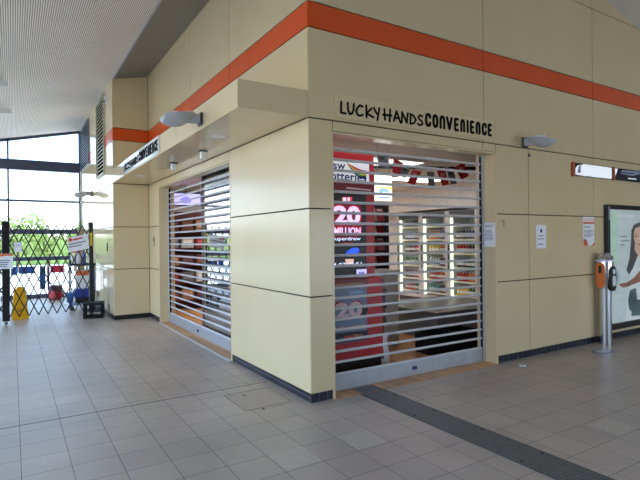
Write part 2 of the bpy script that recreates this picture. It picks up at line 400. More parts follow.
m.box(6.05, 6.95, 2.2, 8.29, 2.30, 2.858, WHITE)
struct(m.build('ceiling'), 'white shop ceiling with a bulkhead over the fridges', 'ceiling')

# skirting
m = MB(); m.box(.018, .262, .014, .03, 0, .092, NAVY_TILE); m.box(2.785, 9.0, .014, .03, 0, .092, NAVY_TILE)
struct(m.build('baseboard_right'), 'dark navy tiled skirting under the shop front', 'baseboard')
m = MB(); m.box(.014, .03, .018, 2.043, 0, .092, NAVY_TILE_Y); m.box(.014, .03, 5.835, 6.64, 0, .092, NAVY_TILE_Y)
struct(m.build('baseboard_left'), 'dark navy tiled skirting under the cream left wall', 'baseboard')
m = MB(); m.box(-.69, .01, 6.652, 6.67, 0, .092, BLACK); m.box(-.70, -.685, 6.66, 12.2, 0, .092, BLACK)
struct(m.build('baseboard_far'), 'black skirting around the cream pier', 'baseboard')
m = MB(); m.box(-3.4, -.02, .927, .933, 0, .002, mat('sealant', S(74, 70, 68), .7))
struct(m.build('trim_2'), 'dark expansion joint crossing the tiled floor', 'trim')

# end glazing
root = thing('window_1', (-3.5, 12.2, 0), 'tall end window with dark mullions and pale sky', 'window'); root['kind'] = 'structure'
m = MB()
for x in (-6.3, -4.42, -2.55, -.735):
    m.box(x-.024, x+.024, 12.2, 12.3, 0, zc(x)+.01, FRAME)
for z0, z1, d in ((0.0, .12, .1), (1.09, 1.2, .1), (1.85, 1.99, .12), (2.775, 2.835, .08), (3.68, 3.97, .16)):
    m.box(-6.3, -.74, 12.19, 12.2+d, z0, z1, FRAME)
m.prism([(-6.3, 12.2, zc(-6.3)-.07), (-.74, 12.2, zc(-.74)-.07), (-.74, 12.2, zc(-.74)+.02), (-6.3, 12.2, zc(-6.3)+.02)], (0, .1, 0), FRAME)
m.build('frame', root)
m = MB(); m.prism([(-6.3, 12.24, .05), (-.74, 12.24, .05), (-.74, 12.24, zc(-.74)), (-6.3, 12.24, zc(-6.3))], (0, .008, 0), GLASS)
m.build('pane', root)

# ================================================================ AWNING, SIGNS
root = thing('awning', (-.36, 3.4, 2.80), 'long cream box awning projecting above the left shutter', 'awning')
m = MB()
for y0, y1 in ((.0, 2.0), (2.0, 5.4), (5.4, 6.625)):
    m.box(-.735, -.715, y0+.003, y1-.003, 2.80, 3.06, CREAMG)
m.box(-.715, -.004, .003, .02, 2.80, 3.06, CREAM)
m.build('fascia', root, bevel=.002)
m = MB()
for y0, y1 in ((.02, 2.04), (2.04, 3.73), (3.73, 6.625)): m.box(-.714, -.004, y0+.002, y1-.002, 2.802, 2.82, CREAMG)
m.build('soffit', root)
m = MB(); m.box(-.714, -.004, .021, 6.625, 3.035, 3.056, CREAM); m.box(-.712, -.006, .03, 6.62, 2.822, 2.83, JOINT); m.build('top', root)

def signboard(root, fn, depth, nrm):
    m = MB()
    q = [fn(.315, 2.835), fn(2.705, 2.835), fn(2.705, 3.075), fn(.315, 3.075)]
    m.prism(q, nrm*.018, CREAM2)
    m.build('board', root, bevel=.002)
    m = MB(); f2 = lambda u, z: fn(u, z)+nrm*.0185
    stroke_sign(m, f2, nrm*.006, INK)
    m.build('lettering', root)
CREAM2 = mat('sign cream', S(219, 198, 156), .3, var=.02, scale=2)
root = thing('shop_sign', (1.5, -.01, 2.95), 'cream shop sign with black lettering above the right shutter', 'sign')
signboard(root, lambda u, z: Vector((u, -.0005, z)), .018, Vector((0, -1, 0)))
SIGNW = mat('white gloss sign', S(226, 226, 226), .08, var=.02)
root = thing('shop_sign', (-.74, 4.0, 2.94), 'narrow white shop sign with black lettering on the awning fascia', 'sign')
_c = CREAM2; CREAM2 = SIGNW
signboard(root, lambda u, z: Vector((-.7355, 5.25-(u-.315)*1.045, z-.02)), .018, Vector((-1, 0, 0)))
CREAM2 = _c

# ================================================================ SHUTTERS
def shutter(name, label, A, B, inward, z_top, lockf):
    """A -> B along the floor line of the curtain, inward: unit vector into the shop"""
    A = Vector(A); B = Vector(B); d = (B-A).normalized(); c = (A+B)/2; zv = Vector((0, 0, 1))
    root = thing(name, (c.x, c.y, 0), label, 'roller shutter')
    m = MB()
    z = .304
    while z < z_top-.03:
        m.tube([A+zv*z, B+zv*z], .0155, LGREY, 8); z += .1129
    m.build('curtain', root, smooth=True)
    L = (B-A).length
    m = MB(); m.prism([A+zv*.008-inward*.02, B+zv*.008-inward*.02, B+zv*.17-inward*.02, A+zv*.17-inward*.02], inward*.035, GREY2)
    m.tube([A+zv*.178, B+zv*.178], .016, LGREY, 8); bb = m.build('bottom_bar', root)
    p = A+d*(L*lockf)-inward*.021
    m = MB(); m.prism([p+zv*.075-d*.03, p+zv*.075+d*.03, p+zv*.115+d*.03, p+zv*.115-d*.03], -inward*.012, mat('blue lock', S(30, 40, 110), .4)); m.build('lock', bb)
    for P0, sg in ((A, 1), (B, -1)):
        m = MB(); q = P0-d*sg*.004
        m.prism([q-inward*.03, q+d*sg*.032-inward*.03, q+d*sg*.032+inward*.04, q+inward*.04], zv*z_top, LGREY)
        m.prism([q+d*sg*.034-inward*.02, q+d*sg*.046-inward*.02, q+d*sg*.046+inward*.01, q+d*sg*.034+inward*.01], zv*z_top, BLACK)
        for v in range(len(m.v)-16, len(m.v)): m.v[v] = m.v[v]+zv*.006
        m.build('guide_rail', root)
    return root
GREY2 = mat('bottom bar grey', S(176, 178, 182), .35, metal=.4)
shutter('roller_shutter', 'closed tube roller shutter under the lettered shop front sign', (.29, .2, 0), (2.74, .2, 0), Vector((0, 1, 0)), 2.66, .50)
shutter('roller_shutter', 'closed tube roller shutter under the awning on the left wall', (.2, 5.795, 0), (.2, 2.07, 0), Vector((1, 0, 0)), 2.64, .48)

# shop window pane behind the left shutter
root = thing('window_2', (.27, 3.0, 0), 'large glass shop window behind the near half of the left shutter', 'window'); root['kind'] = 'structure'
m = MB(); m.box(.25, .30, 2.1, 2.16, 0.005, 2.85, DGREY); m.box(.25, .30, 3.92, 3.98, .005, 2.85, DGREY); m.box(.25, .30, 2.16, 3.92, .005, .08, DGREY); m.box(.25, .30, 2.16, 3.92, 2.72, 2.85, DGREY); m.build('frame', root)
m = MB(); m.box(.256, .264, 2.15, 3.93, .07, 2.73, SGLASS); m.build('pane', root)

# ================================================================ WALL FITTINGS
def wall_light(base, out, label, group=None):
    base = Vector(base); out = Vector(out); t = out.cross(Vector((0, 0, 1))).normalized(); zv = Vector((0, 0, 1))
    root = thing('wall_light', base, label, 'wall light')
    m = MB(); c = base+out*.012
    m.prism([c+t*.055+zv*.065-out*.012, c-t*.055+zv*.065-out*.012, c-t*.055-zv*.065-out*.012, c+t*.055-zv*.065-out*.012], out*.025, DGREY); m.build('wall_plate', root, bevel=.004)
    m = MB(); m.bar(base+out*.024, base+out*.15, .085, .095, GREY, up=zv); m.build('arm', root, bevel=.006)
    # scoop: curved shell, wide upturned lip
    m = MB(); nu, nv = 10, 8; vs = []
    for layer in (0, 1):
        for i in range(nu+1):
            s = i/nu; o = .10+.31*s; half = .15*math.sin(PI*(.2+.55*s)); zt = .04-.06*s
            for j in range(nv+1):
                w = -1+2*j/nv; th = .014+(.105*math.sin(PI*(.12+.72*s)))*(1-w*w)
                vs.append(base+out*o+t*half*w+zv*(zt-th*layer+.012*(w*w)))
    fs = []; W = nv+1; n1 = (nu+1)*W
    for i in range(nu):
        for j in range(nv):
            a = i*W+j; fs.append((a, a+1, a+W+1, a+W)); fs.append((n1+a, n1+a+W, n1+a+W+1, n1+a+1))
    for i in range(nu):
        for j in (0, nv):
            a = i*W+j; fs.append((a, a+W, n1+a+W, n1+a))
    for j in range(nv):
        for i in (0, nu):
            a = i*W+j; fs.append((a, a+1, n1+a+1, n1+a))
    m.add(vs, fs, GREY); m.build('reflector', root, smooth=True)
    m = MB(); m.bar(base+out*.14+zv*.04, base+out*.30+zv*.035, .05, .03, mat('lamp white', S(225, 225, 222), .5), up=zv); m.build('lamp', root)
    return root
wall_light((-.736, 1.0, 2.90), (-1, 0, 0), 'grey scoop wall light mounted on the awning fascia')
wall_light((3.345, -.001, 2.87), (0, -1, 0), 'grey scoop wall light right of the lettered shop sign')
wall_light((-.711, 9.76, 2.85), (-1, 0, 0), 'grey scoop wall light on the side wall by the end window')

def downlight(x, y, label):
    root = thing('downlight', (x, y, 2.80), label, 'downlight')
    m = MB(); m.lathe([(.06, -.006), (.085, -.004), (.09, 0), (.06, .0005)], (x, y, 2.801), WHITE, 20); m.build('trim_ring', root, smooth=True)
    m = MB(); m.lathe([(.058, -.003), (.058, .0)], (x, y, 2.8005), mat('dark lens', S(60, 58, 55), .2), 16); m.build('lens', root)
downlight(-.44, 1.28, 'round recessed downlight in the awning soffit nearest the corner')
downlight(-.46, 5.2, 'round recessed downlight at the far end of the awning soffit')
def spot(x, y, label):
    root = thing('soffit_sensor', (x, y, 2.80), label, 'sensor')
    m = MB(); m.box(x-.05, x+.05, y-.05, y+.05, 2.785, 2.802, DGREY); m.build('base', root)
    m = MB(); m.prism([(x-.035, y-.045, 2.785), (x+.035, y-.045, 2.785), (x+.028, y-.03, 2.70), (x-.028, y-.03, 2.70)], (0, .075, 0), WHITE); m.build('housing', root, bevel=.004)
spot(-.36, 3.45, 'small white box sensor under the middle of the awning')
spot(-.30, 2.25, 'small white box sensor under the awning nearer the corner')

# louvred grilles
def louvre(name, y0, y1, z0, z1, n, label, col):
    root = thing(name, (-.712, (y0+y1)/2, z0), label, 'grille')
    m = MB(); m.box(-.7115, -.7105, y0, y1, z0, z1, mat('louvre black', S(8, 8, 9), 1., spec=0.)); m.build('backing', root)
    m = MB(); h = (z1-z0)/n
    for k in range(n):
        z = z0+h*(k+.5); m.box(-.724, -.712, y0+.02, y1-.02, z-h*.09, z+h*.09, col)
    m.build('blades', root)
    m = MB(); m.box(-.745, -.711, y0, y0+.025, z0, z1, col); m.box(-.745, -.711, y1-.025, y1, z0, z1, col); m.box(-.745, -.711, y0, y1, z0-.02, z0+.005, col); m.box(-.745, -.711, y0, y1, z1-.005, z1+.02, col); m.build('frame', root)
louvre('louvre_grille', 7.6, 8.74, 3.13, 4.86, 20, 'black and cream louvre grille near the pier corner', mat('louvre cream', S(190, 184, 158), .4))
louvre('louvre_grille', 10.2, 12.0, 3.70, 4.86, 16, 'grey blue louvre grille right by the end window', mat('louvre grey', S(120, 128, 140), .4))
m = MB(); m.box(-.75, -.711, 7.28, 7.38, 4.60, 4.76, WHITE); m.box(-.77, -.75, 7.30, 7.36, 4.60, 4.66, DGREY)
tag(m.build('wall_sensor', org=(-.73, 7.33, 4.6)), 'small white sensor high on the side wall near the pier corner', 'sensor')
m = MB(); m.box(-.722, -.711, 7.36, 7.50, 1.40, 1.58, BLACK)
tag(m.build('wall_switch', org=(-.711, 7.43, 1.49), bevel=.004), 'black switch plate on the side wall above the crate', 'switch')
m = MB(); m.box(-.718, -.711, 7.16, 7.36, .13, .27, mat('vent tan', S(150, 130, 100), .5)); m.box(-.721, -.718, 7.18, 7.34, .15, .25, mat('vent brown', S(110, 95, 75), .5))
tag(m.build('wall_vent', org=(-.711, 7.26, .2), bevel=.003), 'small tan vent plate low on the side wall', 'vent')
m = MB(); m.box(-.012, 0, 6.16, 6.26, 1.50, 1.72, mat('reader beige', S(170, 162, 136), .4)); m.box(-.016, -.012, 6.18, 6.24, 1.6, 1.68, DGREY)
tag(m.build('card_reader', org=(0, 6.21, 1.6)), 'small beige reader on the narrow cream wall by the left shutter', 'reader')

for (x, y, lb) in ((-2.72, 6.3, 'slim white batten lamp under the ceiling, nearer one at the left picture edge'), (-2.66, 8.5, 'slim white batten lamp under the ceiling, farther one by the end window')):
    z = zc(x); root = thing('batten_lamp', (x, y, z), lb, 'lamp')
    m = MB(); m.bar((x-.16, y, z-.075), (x+.20, y, z-.045), .10, .03, WHITE, up=(0, 1, 0)); m.build('body', root)
    for o in (-.1, .12): m = MB(); m.tube([(x+o, y, z-.06), (x+o, y, z+.22*o)], .006, GREY, 6); m.build('hanger', root)
# small hole plug under the right wall light
c = onX(529, 155.3, 0); m = MB(); m.lathe([(.022, -.006), (.022, .0)], (0, 0, 0), BLACK, 12)
for i, v in enumerate(m.v): m.v[i] = Vector((c.x+v.x, v.z, c.z+v.y))
tag(m.build('cable_plug', org=(c.x, 0, c.z)), 'small black cable plug below the right wall light', 'plug')
m = MB(); c = onX(502, 224.5, 0)
m.bar((c.x-.02, -.008, c.z+.05), (c.x+.03, -.008, c.z+.05), .016, .01, mat('hook beige', S(168, 160, 134), .5)); m.bar((c.x+.03, -.008, c.z+.055), (c.x+.03, -.008, c.z-.03), .016, .012, MATS['hook beige'])
tag(m.build('wall_hook', org=(c.x, 0, c.z)), 'small beige bracket on the panel right of the shutter', 'bracket')

# notices
FR = lambda Y: (lambda u, z: Vector((u, Y, z)))
GREYINK = mat('grey ink', S(110, 112, 122), .7)
NAVYINK = mat('navy ink', S(50, 56, 90), .7)
def textlines(m, fn, u0, u1, z1, z0, n, ink, nrm, seed=0):
    rnd = random.Random(seed); h = (z1-z0)/n
    for k in range(n):
        z = z1-h*(k+.5); u = u0; e = u1-(u1-u0)*rnd.uniform(0, .3)
        while u < e-.004:
            w = min(rnd.uniform(.012, .032), e-u)
            m.prism([fn(u, z-h*.22), fn(u+w, z-h*.22), fn(u+w, z+h*.22), fn(u, z+h*.22)], nrm*.0004, ink); u += w+.007
NX = Vector((-1, 0, 0)); NY = Vector((0, -1, 0))
# on the jamb (faces -X): u runs along -Y
fj = lambda u, z: Vector((2.7425, .185-u, z))
root = thing('paper_notice', (2.744, .1, 1.49), 'white paper notice taped to the jamb of the right shutter', 'notice')
m = MB(); m.box(2.7425, 2.7445, .0, .185, 1.49, 1.80, PAPER); m.build('sheet', root)
m = MB(); textlines(m, lambda u, z: fj(u, z)+NX*.0003, .03, .155, 1.775, 1.735, 2, NAVYINK, NX, 1); textlines(m, lambda u, z: fj(u, z)+NX*.0003, .02, .17, 1.71, 1.57, 8, GREYINK, NX, 2); m.build('print', root)
root = thing('paper_notice', (3.69, -.001, 1.45), 'slim white notice with a navy crest left on the panelled wall', 'notice')
m = MB(); m.box(3.585, 3.805, -.003, -.0005, 1.455, 1.775, PAPER); m.build('sheet', root)
m = MB(); f = FR(-.0034)
m.prism([f(3.695+.024*math.cos(a), 1.695+.028*math.sin(a)) for a in [k*PI/6 for k in range(12)]], NY*.0006, NAVYINK)
textlines(m, f, 3.63, 3.76, 1.64, 1.615, 1, GREYINK, NY, 3); textlines(m, f, 3.625, 3.77, 1.595, 1.57, 1, NAVYINK, NY, 4); textlines(m, f, 3.62, 3.77, 1.525, 1.495, 1, NAVYINK, NY, 5); m.build('print', root)
root = thing('safety_notice', (4.86, -.001, 1.5), 'white notice with orange bands beside the poster case', 'notice')
m = MB(); m.box(4.715, 5.005, -.006, -.0005, 1.475, 1.905, PAPER); m.build('sheet', root)
m = MB(); f = FR(-.0064); OR = mat('orange print', S(220, 96, 54), .6)
for k in range(5):
    u = 4.73+.055*k; m.prism([f(u, 1.845), f(u+.04, 1.845), f(u+.03, 1.885), f(u+.012, 1.885)], NY*.0005, mat('pale orange print', S(238, 170, 140), .6))
m.prism([f(4.715, 1.80), f(5.005, 1.80), f(5.005, 1.828), f(4.715, 1.828)], NY*.0005, OR)
m.prism([f(4.715, 1.475), f(4.84, 1.475), f(4.80, 1.56), f(4.715, 1.58)], NY*.0005, OR); m.prism([f(4.93, 1.475), f(5.005, 1.475), f(5.005, 1.53)], NY*.0005, OR)
textlines(m, f, 4.74, 4.97, 1.77, 1.735, 1, GREYINK, NY, 6); textlines(m, f, 4.735, 4.985, 1.71, 1.60, 6, GREYINK, NY, 7); m.build('print', root)

# long navy wall signs, reflections painted on the faces
NAVYG = mat('navy gloss', S(40, 48, 66), .08); GLARE_WHITE = mat('white glare and lettering', S(228, 232, 240), .12, emit=S(228, 232, 240), es=.42)  # glowing white stands in for sky mirrored in the gloss; also lettering
SKY_SHEEN = mat('pale blue painted sheen', S(150, 164, 186), .15); TERRA = mat('terracotta end cap', S(176, 84, 48), .4)  # pale blue is reflected sky painted onto the sign faces
def boxsign(x0, x1, label):
    root = thing('wall_sign', ((x0+x1)/2, 0, 2.5), label, 'sign')
    m = MB(); m.box(x0+.05, x1, -.035, -.001, 2.495, 2.685, NAVYG); m.build('case', root, bevel=.003)
    m = MB(); m.box(x0+.012, x0+.048, -.042, -.001, 2.487, 2.695, TERRA); m.build('end_cap', root, bevel=.003)
    return root
r = boxsign(4.41, 5.47, 'long navy wall sign with painted white reflection and terracotta end cap')
m = MB(); f = FR(-.0353)
m.prism([f(4.475, 2.512), f(4.75, 2.502), f(4.80, 2.508), f(5.0, 2.502), f(5.45, 2.502), f(5.46, 2.515), f(5.46, 2.675), f(4.70, 2.68), f(4.60, 2.655), f(4.53, 2.65), f(4.475, 2.60)], NY*.001, GLARE_WHITE)
f2 = FR(-.0364)
m.prism([f2(4.52, 2.55), f2(4.58, 2.535), f2(4.62, 2.56), f2(4.60, 2.61), f2(4.64, 2.65), f2(4.57, 2.645), f2(4.54, 2.60)], NY*.0006, SKY_SHEEN)
m.build('face', r)
r = boxsign(5.50, 6.9, 'long dark navy wall sign with faint white lettering')
m = MB(); f = FR(-.0353)
m.prism([f(5.56, 2.56), f(5.60, 2.60), f(5.64, 2.675), f(5.56, 2.675)], NY*.001, GLARE_WHITE)
m.prism([f(5.72, 2.60), f(6.10, 2.59), f(6.30, 2.63), f(6.9, 2.65), f(6.9, 2.675), f(6.2, 2.672), f(5.75, 2.66)], NY*.001, SKY_SHEEN)
textlines(m, FR(-.0366), 5.95, 6.25, 2.56, 2.52, 1, GLARE_WHITE, NY, 9); textlines(m, FR(-.0368), 5.74, 6.2, 2.645, 2.60, 1, NAVYG, NY, 10)
m.build('face', r)

# poster case
root = thing('poster_case', (6.1, 0, .17), 'black glazed poster case on the right wall with a woman poster', 'poster case')
XA, XB, ZA, ZB = 5.28, 6.95, .16, 2.10
m = MB(); m.box(XA, XA+.06, -.07, -.001, ZA, ZB, BLACKM); m.box(XB-.06, XB, -.07, -.001, ZA, ZB, BLACKM); m.box(XA+.06, XB-.06, -.07, -.001, ZB-.07, ZB, BLACKM); m.box(XA+.06, XB-.06, -.07, -.001, ZA, ZA+.09, BLACKM)
m.box(XA+.06, XB-.06, -.03, -.001, ZA+.09, ZB-.07, BLACKM); m.build('case', root, bevel=.004)
m = MB(); m.box(XA+.06, XB-.06, -.06, -.056, ZA+.09, ZB-.07, GLASS); m.build('glass', root)
m = MB(); m.box(XA+.013, XA+.052, -.0715, -.07, ZB-.24, ZB-.03, mat('label grey', S(150, 152, 155), .5)); m.build('maker_plate', root)
YP = -.032
m = MB()
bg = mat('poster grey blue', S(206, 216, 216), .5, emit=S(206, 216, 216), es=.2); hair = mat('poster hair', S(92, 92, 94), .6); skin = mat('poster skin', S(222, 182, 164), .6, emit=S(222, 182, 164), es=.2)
pale = mat('poster white shirt', S(222, 228, 228), .6, emit=S(222, 228, 228), es=.2); armc = mat('poster arm', S(150, 96, 76), .6, emit=S(150, 96, 76), es=.2); grn = mat('reflected tree green', S(190, 222, 200), .5, emit=S(190, 222, 200), es=.2); dk = mat('poster dark teal', S(96, 124, 124), .6); lip = mat('poster lips', S(170, 90, 88), .6)
def poly(px, k, mm):
    m.prism([onX(x, y, YP-.0006*k) for x, y in px], NY*.0005, mm)
m.box(XA+.06, XB-.06, YP-.0004, YP+.002, ZA+.09, ZB-.07, bg)
poly([(610.5, 211), (617, 211), (617, 262), (610.5, 266)], 1, grn)  # trees reflected in the glass, painted as a green patch
poly([(613, 214), (634, 214), (634, 218), (613, 217)], 1, pale)
poly([(626, 320), (627, 300), (631, 268), (634, 248), (646, 244), (660, 246), (664, 300), (664, 316)], 1, pale)
poly([(631, 316), (634, 300), (660, 298), (660, 314)], 2, dk)
poly([(629, 309), (632, 312), (637, 300), (636, 288), (630, 290), (628, 300)], 2, dk)
# hair back
poly([(629.5, 258), (631, 240), (631.5, 230), (634, 224.5), (639, 222.5), (645, 223.5), (650, 230), (651, 245), (654, 258), (650, 268), (640, 250), (633, 268), (629, 275), (626.5, 270)], 3, hair)
poly([(634.5, 250), (635, 244), (645, 244), (646, 252), (640, 258)], 4, skin)
poly([(633.6, 234), (635, 228.5), (640, 226.5), (645, 228.5), (646.5, 234), (646, 241), (643, 247), (640, 249), (637, 247), (634.4, 241)], 5, skin)
for ex in (636.2, 643.4): poly([(ex-1.2, 236.2), (ex+1.2, 236.0), (ex+1.2, 237), (ex-1.2, 237.2)], 6, hair); poly([(ex-1.5, 234.2), (ex+1.5, 233.9), (ex+1.5, 234.4), (ex-1.5, 234.8)], 6, hair)
poly([(639.2, 240.2), (640.8, 240.1), (640.4, 240.8), (639.5, 240.9)], 6, lip); poly([(637.6, 243.6), (642.4, 243.4), (641, 244.8), (638.8, 244.9)], 6, lip)
# reaching arm and hand
poly([(664, 262), (640, 270.4), (634, 277.6), (628.5, 281.5), (628.5, 286.4), (640, 281.6), (664, 273)], 6, armc)
poly([(629, 282), (624, 283), (620, 283.6), (618.6, 284.8), (620.5, 286), (622, 287.4), (626, 287.2), (629, 286)], 6, armc)
poly([(627.6, 281.8), (628.8, 281.3), (629.4, 285.7), (628.2, 286.2)], 7, BLACK)
f = lambda u, z: Vector((u, YP-.004, z))
for k, s in enumerate(('TAP ON', 'ON THE', 'GO')): pass
for k, (ww, zz) in enumerate(((8, 236.5), (9, 240.8), (6, 244.8))):
    a = onX(620.5, zz, YP); b = onX(620.5+ww, zz, YP); textlines(m, f, a.x, b.x, a.z+.028, a.z-.03, 1, mat('poster faint ink', S(140, 152, 156), .6), NY, 20+k)
poly([(611, 296), (625, 294.5), (625, 296), (611, 297.6)], 1, pale); poly([(612, 272), (619, 271), (619, 282), (612, 283)], 1, mat('poster aqua', S(190, 226, 226), .5))
m.build('poster', root)

# ================================================================ CARD READER BOLLARD
bx, by = 5.06, -.126
root = thing('ticket_reader', (bx, by, 0), 'stainless steel ticket reader post with orange panel', 'ticket reader')
m = MB()
m.lathe([(.088, 0), (.088, .80), (.094, .86), (.108, .95), (.118, 1.02), (.118, 1.25), (.108, 1.31), (.07, 1.355), (.02, 1.37)], (bx, by, 0), STEEL, 28)
m.build('post', root, smooth=True)
vd = Vector((-.87, -.5, 0)).normalized(); vt = vd.cross(Vector((0, 0, 1))).normalized()
def plate(nm, ang, w, z0, z1, mm, t=.016, rr=.112, par=root, off=0):
    d = Matrix.Rotation(math.radians(ang), 3, 'Z') @ vd; tt = Vector((0, 0, 1)).cross(d); c0 = Vector((bx, by, 0))+d*(rr+off)
    mb = MB(); pts = []; zc_ = z0+w/2; ze = z1-w/2
    for k in range(9): a = PI+PI*k/8; pts.append(c0+tt*(w/2*math.cos(a))+Vector((0, 0, zc_+w/2*math.sin(a))))
    for k in range(9): a = PI*k/8; pts.append(c0+tt*(w/2*math.cos(a))+Vector((0, 0, ze+w/2*math.sin(a))))
    mb.prism(pts, d*t, mm); return mb.build(nm, par)
op = plate('reader_panel', -30, .13, .84, 1.22, mat('reader orange', S(226, 120, 56), .35))
op['label'] = 'orange reader panel'
plate('reader_screen', -30, .045, 1.06, 1.18, BLACK, .004, .128, op)
bk = plate('tap_housing', 62, .15, .80, 1.17, BLACK, .03, .10)
plate('tap_disc', 62, .075, 1.05, 1.125, WHITE, .008, .13, bk)
plate('tap_disc', 62, .085, .87, 1.03, WHITE, .008, .13, bk)
m = MB(); LIL = mat('lilac band', S(222, 214, 244), .4)  # lilac ring around the reader head
m.lathe([(.1195, 1.235), (.1205, 1.235), (.1205, 1.265), (.1195, 1.265)], (bx, by, 0), LIL, 28)
m.build('lilac_band', root)

# floor bits
m = MB(); c = onZ(602.5, 351.3)
m.prism([(c.x+.20*math.cos(a), c.y+.11*math.sin(a), 0.0004) for a in [2*PI*k/20 for k in range(20)]], (0, 0, .0012), mat('floor decal blue', S(92, 106, 140), .4))
m.prism([(c.x+.01+.145*math.cos(a), c.y+.075*math.sin(a), 0.0016) for a in [2*PI*k/20 for k in range(20)]], (0, 0, .0008), mat('floor decal white', S(190, 194, 200), .4))
tag(m.build('floor_sticker', org=(c.x, c.y, 0)), 'worn oval floor sticker at the foot of the ticket reader', 'sticker')
for (px, py), lb in (((520.6, 366.5), 'crumpled white paper scrap on the floor, left one of two'), ((524.3, 366.7), 'crumpled white paper scrap on the floor, right one of two')):
    c = onZ(px, py); m = MB(); rr = random.Random(px)
    m.lathe([(.012, .0), (.022, .006), (.018, .016), (.006, .022)], (c.x, c.y, 0), PAPER, 7)
    m.v = [v+Vector((rr.uniform(-.005, .005), rr.uniform(-.005, .005), 0 if v.z < .004 else rr.uniform(-.004, .004))) for v in m.v]
    tag(m.build('paper_scrap', org=(c.x, c.y, 0)), lb, 'litter')
# drain cover
root = thing('drain_cover', (.73, -1.6, 0), 'long dark chequer plate drain cover set in the floor', 'drain cover')
m = MB(); m.box(.585, .875, -3.3, -.045, 0, .006, PLATE); m.build('plate', root)
m = MB(); m.box(.57, .583, -3.3, -.03, 0, .004, DGREY); m.box(.877, .89, -3.3, -.03, 0, .004, DGREY); m.build('edge_frame', root)
for k in range(5):
    for x in (.61, .85): m = MB(); m.lathe([(.014, .006), (.014, .0085)], (x, -.25-.55*k, 0), BLACK, 10); m.build('screw', root)
m = MB(); m.box(.6, .88, -.027, .16, .0042, .006, mat('threshold plate', S(104, 106, 108), .5)); tag(m.build('threshold_plate', org=(.74, .06, .0042)), 'grey plate set in the timber threshold behind the drain cover', 'plate')
# lighter replaced tiles
TL = mat('pale tile', S(192, 180, 164), .45, scale=30, var=.1)
for i, (x0, y0, w, h, lb) in enumerate(((1.68, -2.045, .31, .285, 'paler replacement tile right of the drain cover'),
                              (-.25+.0, -1.108, .305, .305, 'mottled pale floor tile nearest left of the drain cover'), (-.865, -1.108, .305, .303, 'mottled pale floor tile farther left of the drain cover'))):
    m = MB(); m.box(x0+.004, x0+w-.002, y0+.003, y0+h-.003, .0002, .0012, TL)
    tag(m.build('floor_tile', org=(x0+w/2, y0+h/2, 0)), lb, 'tile')
root = thing('floor_hatch', (-.36, .44, 0), 'square tiled access hatch with two black holes in the floor', 'hatch')
m = MB(); m.box(-.62, -.12, .17, .72, .0002, .0014, mat('hatch tile', S(172, 156, 142), .42, scale=20)); m.build('cover', root)
m = MB()
for a, b in (((-.62, .17), (-.62, .72)), ((-.12, .17), (-.12, .72)), ((-.62, .17), (-.12, .17)), ((-.62, .72), (-.12, .72))): m.bar((*a, .0014), (*b, .0014), .005, .002, mat('hatch rim', S(112, 106, 100), .6))
m.build('rim', root)
for px, py in ((244.4, 395.6), (263.4, 409)):
    c = onZ(px, py); m = MB(); m.lathe([(.016, .0014), (.016, .003)], (c.x, c.y, 0), BLACK, 12); m.build('lift_hole', root)

# ================================================================ FOLDING GATES
def gate(A, B, n, label, left_post, right_post, name='folding_gate'):
    A = Vector(A); B = Vector(B); d = (B-A); L = d.length; d.normalize(); nrm = Vector((d.y, -d.x, 0)); zv = Vector((0, 0, 1))
    root = thing(name, (A+B)/2, label, 'gate')
    m = MB(); dx = L/n; hz = .182; z0 = .14
    rows = 10
    def zig(start, updown, side):
        # a full strip: rises (or falls) through half cells
        pts = []
        pass
    off = nrm*.006
    for i in range(-rows, n*1+rows):
        # strips going up-right and up-left, clipped to the gate width (unit: half pitch)
        for sgn in (1, -1):
            segs = []
            a = i; 
            h = dx/2
            # strip through (x = a*dx, z = z0) with slope sgn
            x0 = a*dx; x1 = x0+sgn*rows*h
            t0, t1 = 0., 1.
            lo, hi = 0., L
            def cl(t0, t1):
                xs = (x0, x1); dd = x1-x0
                ta = (lo-x0)/dd; tb = (hi-x0)/dd
                if ta > tb: ta, tb = tb, ta
                return max(t0, ta), min(t1, tb)
            t0, t1 = cl(t0, t1)
            if t1-t0 < .02: continue
            pa = A+d*(x0+(x1-x0)*t0)+zv*(z0+rows*hz*t0)+off*sgn; pb = A+d*(x0+(x1-x0)*t1)+zv*(z0+rows*hz*t1)+off*sgn
            m.bar(pa, pb, .021, .004, BLACKM, up=nrm)
    for i in range(n+1):
        for k in range(rows+1):
            if (k % 2 == 0):
                p = A+d*(dx*i)+zv*(z0+hz*k); m.tube([p-nrm*.014, p+nrm*.014], .010, BLACKM, 6)
            elif i < n:
                p = A+d*(dx*(i+.5))+zv*(z0+hz*k); m.tube([p-nrm*.014, p+nrm*.014], .010, BLACKM, 6)
    m.build('lattice', root)
    for P0, w in ((A, left_post), (B, right_post)):
        if not w: continue
        m = MB(); m.bar(P0+zv*.0+nrm*.0+zv*.07, P0+zv*2.03, w, .06, BLACKM, up=nrm); po = m.build('post', root, bevel=.003)
        m = MB(); c = P0+zv*.032
        m.tube([c-nrm*.012, c+nrm*.012], .03, DGREY, 12); m.bar(c+zv*.0, c+zv*.045, .02, .04, STEEL, up=nrm); m.build('caster', po)
    return root
GA, GB = Vector((-2.52, 7.31, 0)), Vector((-1.02, 7.56, 0))
g1 = gate(GA, GB, 9, 'black folding lattice gate across the passage to the end window', 0, .085)
gate((-4.1, 7.05, 0), (-2.58, 7.30, 0), 9, 'second black folding lattice gate cut by the left picture edge', .07, .12)
m = MB(); m.bar(GB+Vector((-.0, -.034, 1.52)), GB+Vector((0, -.034, 1.80)), .05, .005, mat('yellow tape', S(224, 196, 40), .5), up=(0, 1, 0)); m.build('yellow_label', g1)
